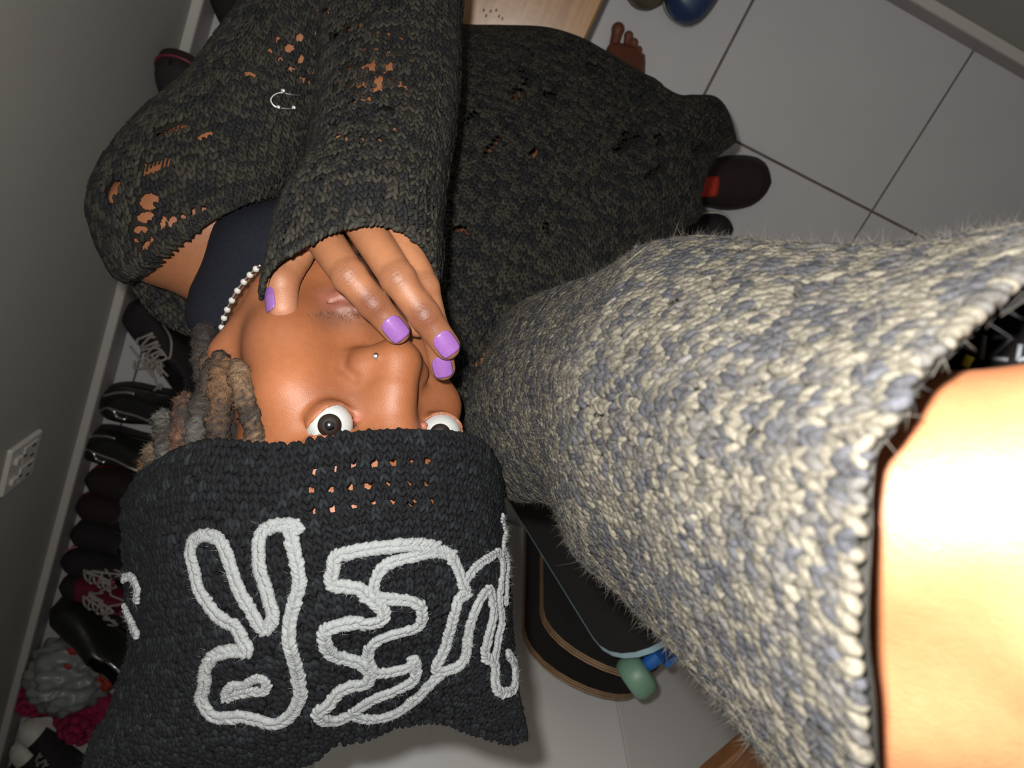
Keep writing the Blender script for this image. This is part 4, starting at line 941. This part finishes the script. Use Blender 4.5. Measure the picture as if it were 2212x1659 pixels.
# ------------------------------------------------------------ shoes on the floor
def shoe(toe,heel_dir,label,name='shoe',L_=.26,w=.092,up='blk',sole='rubber',h=.085,laces=None,cap=None,tongue=None,piping=None,rim=None,open_=.46,z=0.0,pitch=0.0,low=False,lace_n=6,messy=False,stripes=None,soleh=.022,grp=None,cat_='shoe'):
    """toe: floor point under the toe tip, heel_dir: px point on the floor towards the heel"""
    t0=np.asarray(toe,float).copy(); hd=np.asarray(heel_dir,float); d=hd-t0; d[2]=0; ax=-unit(d); t0[2]=z
    c=t0-ax*L_*math.cos(pitch); root=empty(name,c); tag(root,label,cat_,grp)
    sd=np.array([ax[1],-ax[0],0]); upv=np.array([0,0,1.0])
    if pitch: a2=ax*math.cos(pitch)+upv*math.sin(pitch); upv=upv*math.cos(pitch)-ax*math.sin(pitch); ax_=a2
    else: ax_=ax
    R=np.stack([ax_,sd,upv],1)
    W_=lambda t: w*np.interp(t,[0,.05,.15,.3,.5,.7,.82,.90,.95,.98,.995,1],[.30,.58,.70,.72,.80,1.0,.98,.86,.68,.47,.24,.06])/2
    Hh=lambda t: soleh+h*np.interp(t,[0,.1,.3,.45,.6,.8,.92,1],[.95,1.0,.92,.86,.66,.48,.40,.16])
    off=lambda t: .006*np.sin(t*3.1)
    # sole
    ts=np.concatenate([np.linspace(0,.1,6),np.linspace(.1,.85,14)[1:],np.array([.87,.89,.91,.93,.95,.965,.98,.99,.996,1.0])])
    ol=np.concatenate([np.c_[ts*L_,W_(ts)*1.05+off(ts)],np.c_[ts*L_,-W_(ts)*1.05+off(ts)][::-1]])
    b=MB(); b.prism(ol,0,soleh,(R,np.zeros(3))); so=b.make('sole',M[sole],root,smooth=False)
    if rim:
        b=MB(); q=np.c_[ol*[1,1.012],np.full(len(ol),soleh*.7)]; b.tube(q@R.T,.0028,5,closed=True); b.make('sole_stripe',M[rim],root)
    if stripes:
        for k in range(2):
            b=MB(); q=np.c_[ol*[1,1.02],np.full(len(ol),soleh*(.35+.5*k))]; b.tube(q@R.T,.0030,5,closed=True); b.make('sole_stripe',M[stripes],root)
    # upper
    na=19; ph=np.linspace(0,np.pi,na); P=[]
    for t in ts:
        e=.75; cx,cz=np.cos(ph),np.sin(ph)
        P.append(np.stack([np.full(na,t*L_),off(t)+W_(t)*np.sign(cx)*np.abs(cx)**e,soleh*.9+(Hh(t)-soleh*.9)*cz**.85],-1))
    P=np.array(P); v=P.reshape(-1,3); f=[]
    for i in range(len(ts)-1):
        tm=(ts[i]+ts[i+1])/2
        for j in range(na-1):
            pm=(ph[j]+ph[j+1])/2
            if .07<tm<open_ and abs(math.cos(pm))<.52*math.sin(min(1,max(0,(tm-.07)/(open_-.07)))*np.pi*.8+.35): continue
            f.append([i*na+j,(i+1)*na+j,(i+1)*na+j+1,i*na+j+1])
    o=mk('upper',v@R.T,[np.array(f)],M[up],root); md=o.modifiers.new('t','SOLIDIFY'); md.thickness=.003
    b=MB(); b.ball(np.array([L_*(.07+open_)/2,0,soleh+.012])@R.T,(L_*(open_-.02)/2,w*.30,.010),14,6,R); b.make('insole',M['blk'],root)
    if cap:
        P2=[]
        for t in np.linspace(.80,1.0,9): P2.append(np.stack([np.full(na,t*L_+.0012),off(t)+(W_(t)+.0012)*np.sign(np.cos(ph))*np.abs(np.cos(ph))**.75,soleh*.9+(Hh(t)+.0018-soleh*.9)*np.sin(ph)**.85],-1))
        b=MB(); b.grid(np.array(P2)@R.T); b.make('toe_cap',M[cap],root)
    if tongue:
        b=MB(); G_=[]
        for t in np.linspace(open_-.10,open_+.12,8):
            G_.append(np.stack([np.full(7,t*L_),off(t)+np.linspace(-1,1,7)*w*.20,Hh(t)+.003+.004*(1-np.linspace(-1,1,7)**2)],-1))
        b.grid(np.array(G_)@R.T); o=b.make('tongue',M[tongue],root); md=o.modifiers.new('t','SOLIDIFY'); md.thickness=.003
    if laces:
        b=MB()
        for k in range(lace_n):
            t=open_-.06+.30*k/lace_n; s=1 if k%2 else -1; ww=w*.23
            for q in((-s,s),(s,s*.6)):
                pts=[[ (t+.035*u)*L_,off(t)+ww*(q[0]*(1-u)+q[1]*u),Hh(t+.035*u)+.004+.006*(1-(2*u-1)**2)] for u in np.linspace(0,1,7)]; b.tube(np.array(pts)@R.T,.0026,6)
        if messy:
            for k in range(5):
                a=rng.uniform(-1,1,2); p0_=np.array([(open_-.02)*L_,0,Hh(open_)+.008]); pts=[p0_+np.array([rng.normal(0,.016)+.012*k_*a[0],.013*k_*a[1]+rng.normal(0,.006),.004*math.sin(k_)-.003*k_]) for k_ in range(6)]
                b.tube(cat(np.array(pts),24)@R.T,.0024,6)
        b.make('laces',M[laces],root)
    if piping:
        for pts in piping:
            q=[]
            for t,yy in cat(np.array(pts),50): 
                cx=np.clip(yy,-.98,.98); a=math.acos(np.sign(cx)*abs(cx)**(1/.75)); q.append([t*L_,off(t)+W_(t)*cx,soleh*.9+(Hh(t)-soleh*.9)*math.sin(a)**.85+.0012])
            b=MB(); b.tube(np.array(q)@R.T,.0030,7); b.make('piping',M['chrome'],root)
    return root
fp_=lambda x,y,z=0.: onz(x,y,z)
# along the left wall, from the top of the picture down
shoe(fp_(482,-60),fp_(540,70),'black slip-on shoe at the very top left, beside the sleeve',L_=.25,w=.08,up='blk',sole='maroon')
shoe(onx(374,104,XL+.034),fp_(468,275),'black shoe with red-edged sole leaning on the skirting, above the sleeve',L_=.25,w=.08,up='blk',sole='blkred',rim='maroon',pitch=.82)
shoe(fp_(292,648),fp_(412,785),'black sneaker with untied grey laces, alone on the tiles by the wall',name='sneaker',cat_='sneaker',L_=.215,w=.088,up='blk',laces='lace',messy=True,lace_n=7,h=.08)
pip=[[(.97,.55),(.93,.15),(.86,-.12),(.80,.05),(.78,.35),(.70,.42)],[(.86,-.12),(.72,.02),(.58,.08),(.45,.22),(.36,.42)],[(.90,-.75),(.78,-.86),(.64,-.90)]]
pip=[[(t,-y) for t,y in q] for q in pip]
shoe(fp_(226,862),fp_(430,880),'glossy black shoe with bright piping, upper one of the shiny pair by the wall',L_=.25,w=.084,up='patent',h=.075,piping=pip,grp='shiny black pair',open_=.4)
shoe(fp_(184,948),fp_(380,978),'glossy black shoe with bright piping, lower one of the shiny pair by the wall',L_=.25,w=.084,up='patent',h=.075,piping=pip,grp='shiny black pair',open_=.4)
shoe(fp_(200,1022),fp_(350,1045),'black shoe with a dark red edge, just below the shiny pair',up='blkred',sole='redrub',L_=.25,w=.068)
shoe(fp_(180,1080),fp_(330,1096),'black shoe whose orange-red sole line shows, second below the shiny pair',up='blkred',sole='rubber',rim='redrub',L_=.25,w=.068)
shoe(fp_(168,1140),fp_(320,1150),'plain black shoe above the laced maroon sneakers',up='blk',L_=.25,w=.068)
shoe(fp_(148,1196),fp_(300,1212),'black and maroon sneaker with loose grey laces, upper one of its pair',name='sneaker',cat_='sneaker',up='blk',tongue='maroon',laces='lace',messy=True,L_=.25,w=.067,rim='pink')
shoe(fp_(146,1248),fp_(290,1268),'dark sneaker with shiny maroon quarters, lower one of the maroon pair',name='sneaker',cat_='sneaker',up='maroon',cap='blk',laces='lace',messy=True,L_=.25,w=.067)
shoe(fp_(130,1292),fp_(270,1370),'black leather boot lying above the grey plastic bag',name='boot',cat_='boot',up='patent',L_=.26,w=.09,h=.12)
shoe(fp_(60,1548),fp_(215,1650),'black canvas sneaker with white toe cap, nearest the pink slippers',name='sneaker',cat_='sneaker',up='blk',sole='white',cap='white',laces='lace',L_=.25,w=.067)
shoe(fp_(44,1590),fp_(190,1705),'black canvas sneaker with white toe cap at the lower left corner',name='sneaker',cat_='sneaker',up='blk',sole='white',cap='white',laces='lace',L_=.25,w=.067)
shoe(fp_(28,1648),fp_(150,1760),'dark shoe cut by the bottom left corner of the picture',up='blk',sole='rubber',L_=.25,w=.067)
# right of the person
shoe(fp_(1654,390),fp_(1480,386),'black shoe with red mesh and rounded toe, right of the sweater hem',up='blkred',L_=.27,w=.094,h=.07,tongue='red',open_=.46,rim='rubber')
shoe(fp_(1574,488),fp_(1430,512),'dark shoe with pale striped sole, half under the sweater hem',up='blk',sole='rubber',stripes='white',L_=.26,w=.078,h=.07)
shoe(fp_(1452,46),fp_(1545,-90),'navy blue shoe with a grey rim at the top edge',up='navy',sole='rubber',rim='bag',L_=.24,w=.090)
shoe(fp_(1400,24),fp_(1392,-150),'olive brown shoe cut by the top edge near the bare toes',up='olive',sole='olive',L_=.24,w=.080,h=.05)
# grey plastic bag, red cloth, pink crochet slippers, thin stick
def lump(c,r,seed,amp=.16,nu=56,nv=36,fr=3.0):
    rg=np.random.default_rng(seed); b=MB(); b.ball((0,0,0),1.0,nu,nv); v=np.concatenate(b.v); dd=v.copy()
    s=np.ones(len(v))
    for k in range(16):
        w_=rg.normal(0,fr*(1+k*.16),3); s+=amp*(.9**k)*np.abs(np.sin(v@w_+rg.uniform(0,6)))-amp*.5*(.9**k)
    v=v*s[:,None]*np.asarray(r); v[:,2]=np.maximum(v[:,2],-.55*r[2]); v[:,2]-=v[:,2].min(); b.v=[v+np.asarray(c)]; return b
pb_=fp_(168,1430); b=lump(pb_,(.080,.084,.075),3,.13); bg=b.make('plastic_bag',M['bag']); tag(bg,'crumpled grey plastic bag with red print, between black boot and pink slippers','bag')
deps=bpy.context.evaluated_depsgraph_get() if False else None
bvv=np.concatenate(b.v)
for (x,y,a,bb) in((150,1372,.016,.005),(158,1384,.005,.014),(166,1388,.012,.004),(150,1415,.014,.012),(157,1436,.010,.008),(195,1362,.020,.005)):
    r=ray(x,y); q=bvv-CAM; t=q@r/np.dot(r,r); dist=np.linalg.norm(q-t[:,None]*r,axis=1); cand=np.where(dist<.012)[0]
    if len(cand)==0: continue
    i=cand[np.argmin(t[cand])]; rp=MB(); rp.ball(bvv[i],(a,bb,.004),10,6); rp.make('print',M['redprint'],bg)
b=lump(fp_(268,1418),(.045,.060,.045),5,.15); tag(b.make('crumpled_cloth',M['orange']),'crumpled orange-red cloth beside the grey plastic bag','cloth')
def slipper(c,r,label,seed):
    root=empty('slipper',c); tag(root,label,'slipper','pink crochet slippers')
    b=lump((0,0,0),(r,r*1.15,r*.5),seed,.05,40,24,2); b.make('body',M['magenta'],root)
    for k in range(3):                         # crocheted rose: rings of ruffled petals
        n=6+3*k
        for i in range(n):
            a=i*2*np.pi/n+k*.4; rr=r*(.22+.27*k); p=np.array([rr*math.cos(a),rr*math.sin(a),r*(1.02-.16*k*k*.6)])
            Rz_=np.array([[math.cos(a),-math.sin(a),0],[math.sin(a),math.cos(a),0],[0,0,1]]); pt=MB(); pt.ball(p,(r*.11,r*.19,r*.17),9,6,Rz_); pt.make('petal',M['magenta'],root)
slipper(fp_(96,1478),.070,'pink-red fluffy crochet slipper, left one against the skirting',11)
slipper(fp_(196,1530),.078,'bright pink crochet rose slipper, right one nearest the beanie',12)
b=MB(); b.tube([fp_(246,1452,.006),fp_(283,1474,.006)],.003,6); tag(b.make('thin_stick',M['rubber']),'thin dark stick on the tiles beside the beanie','stick')
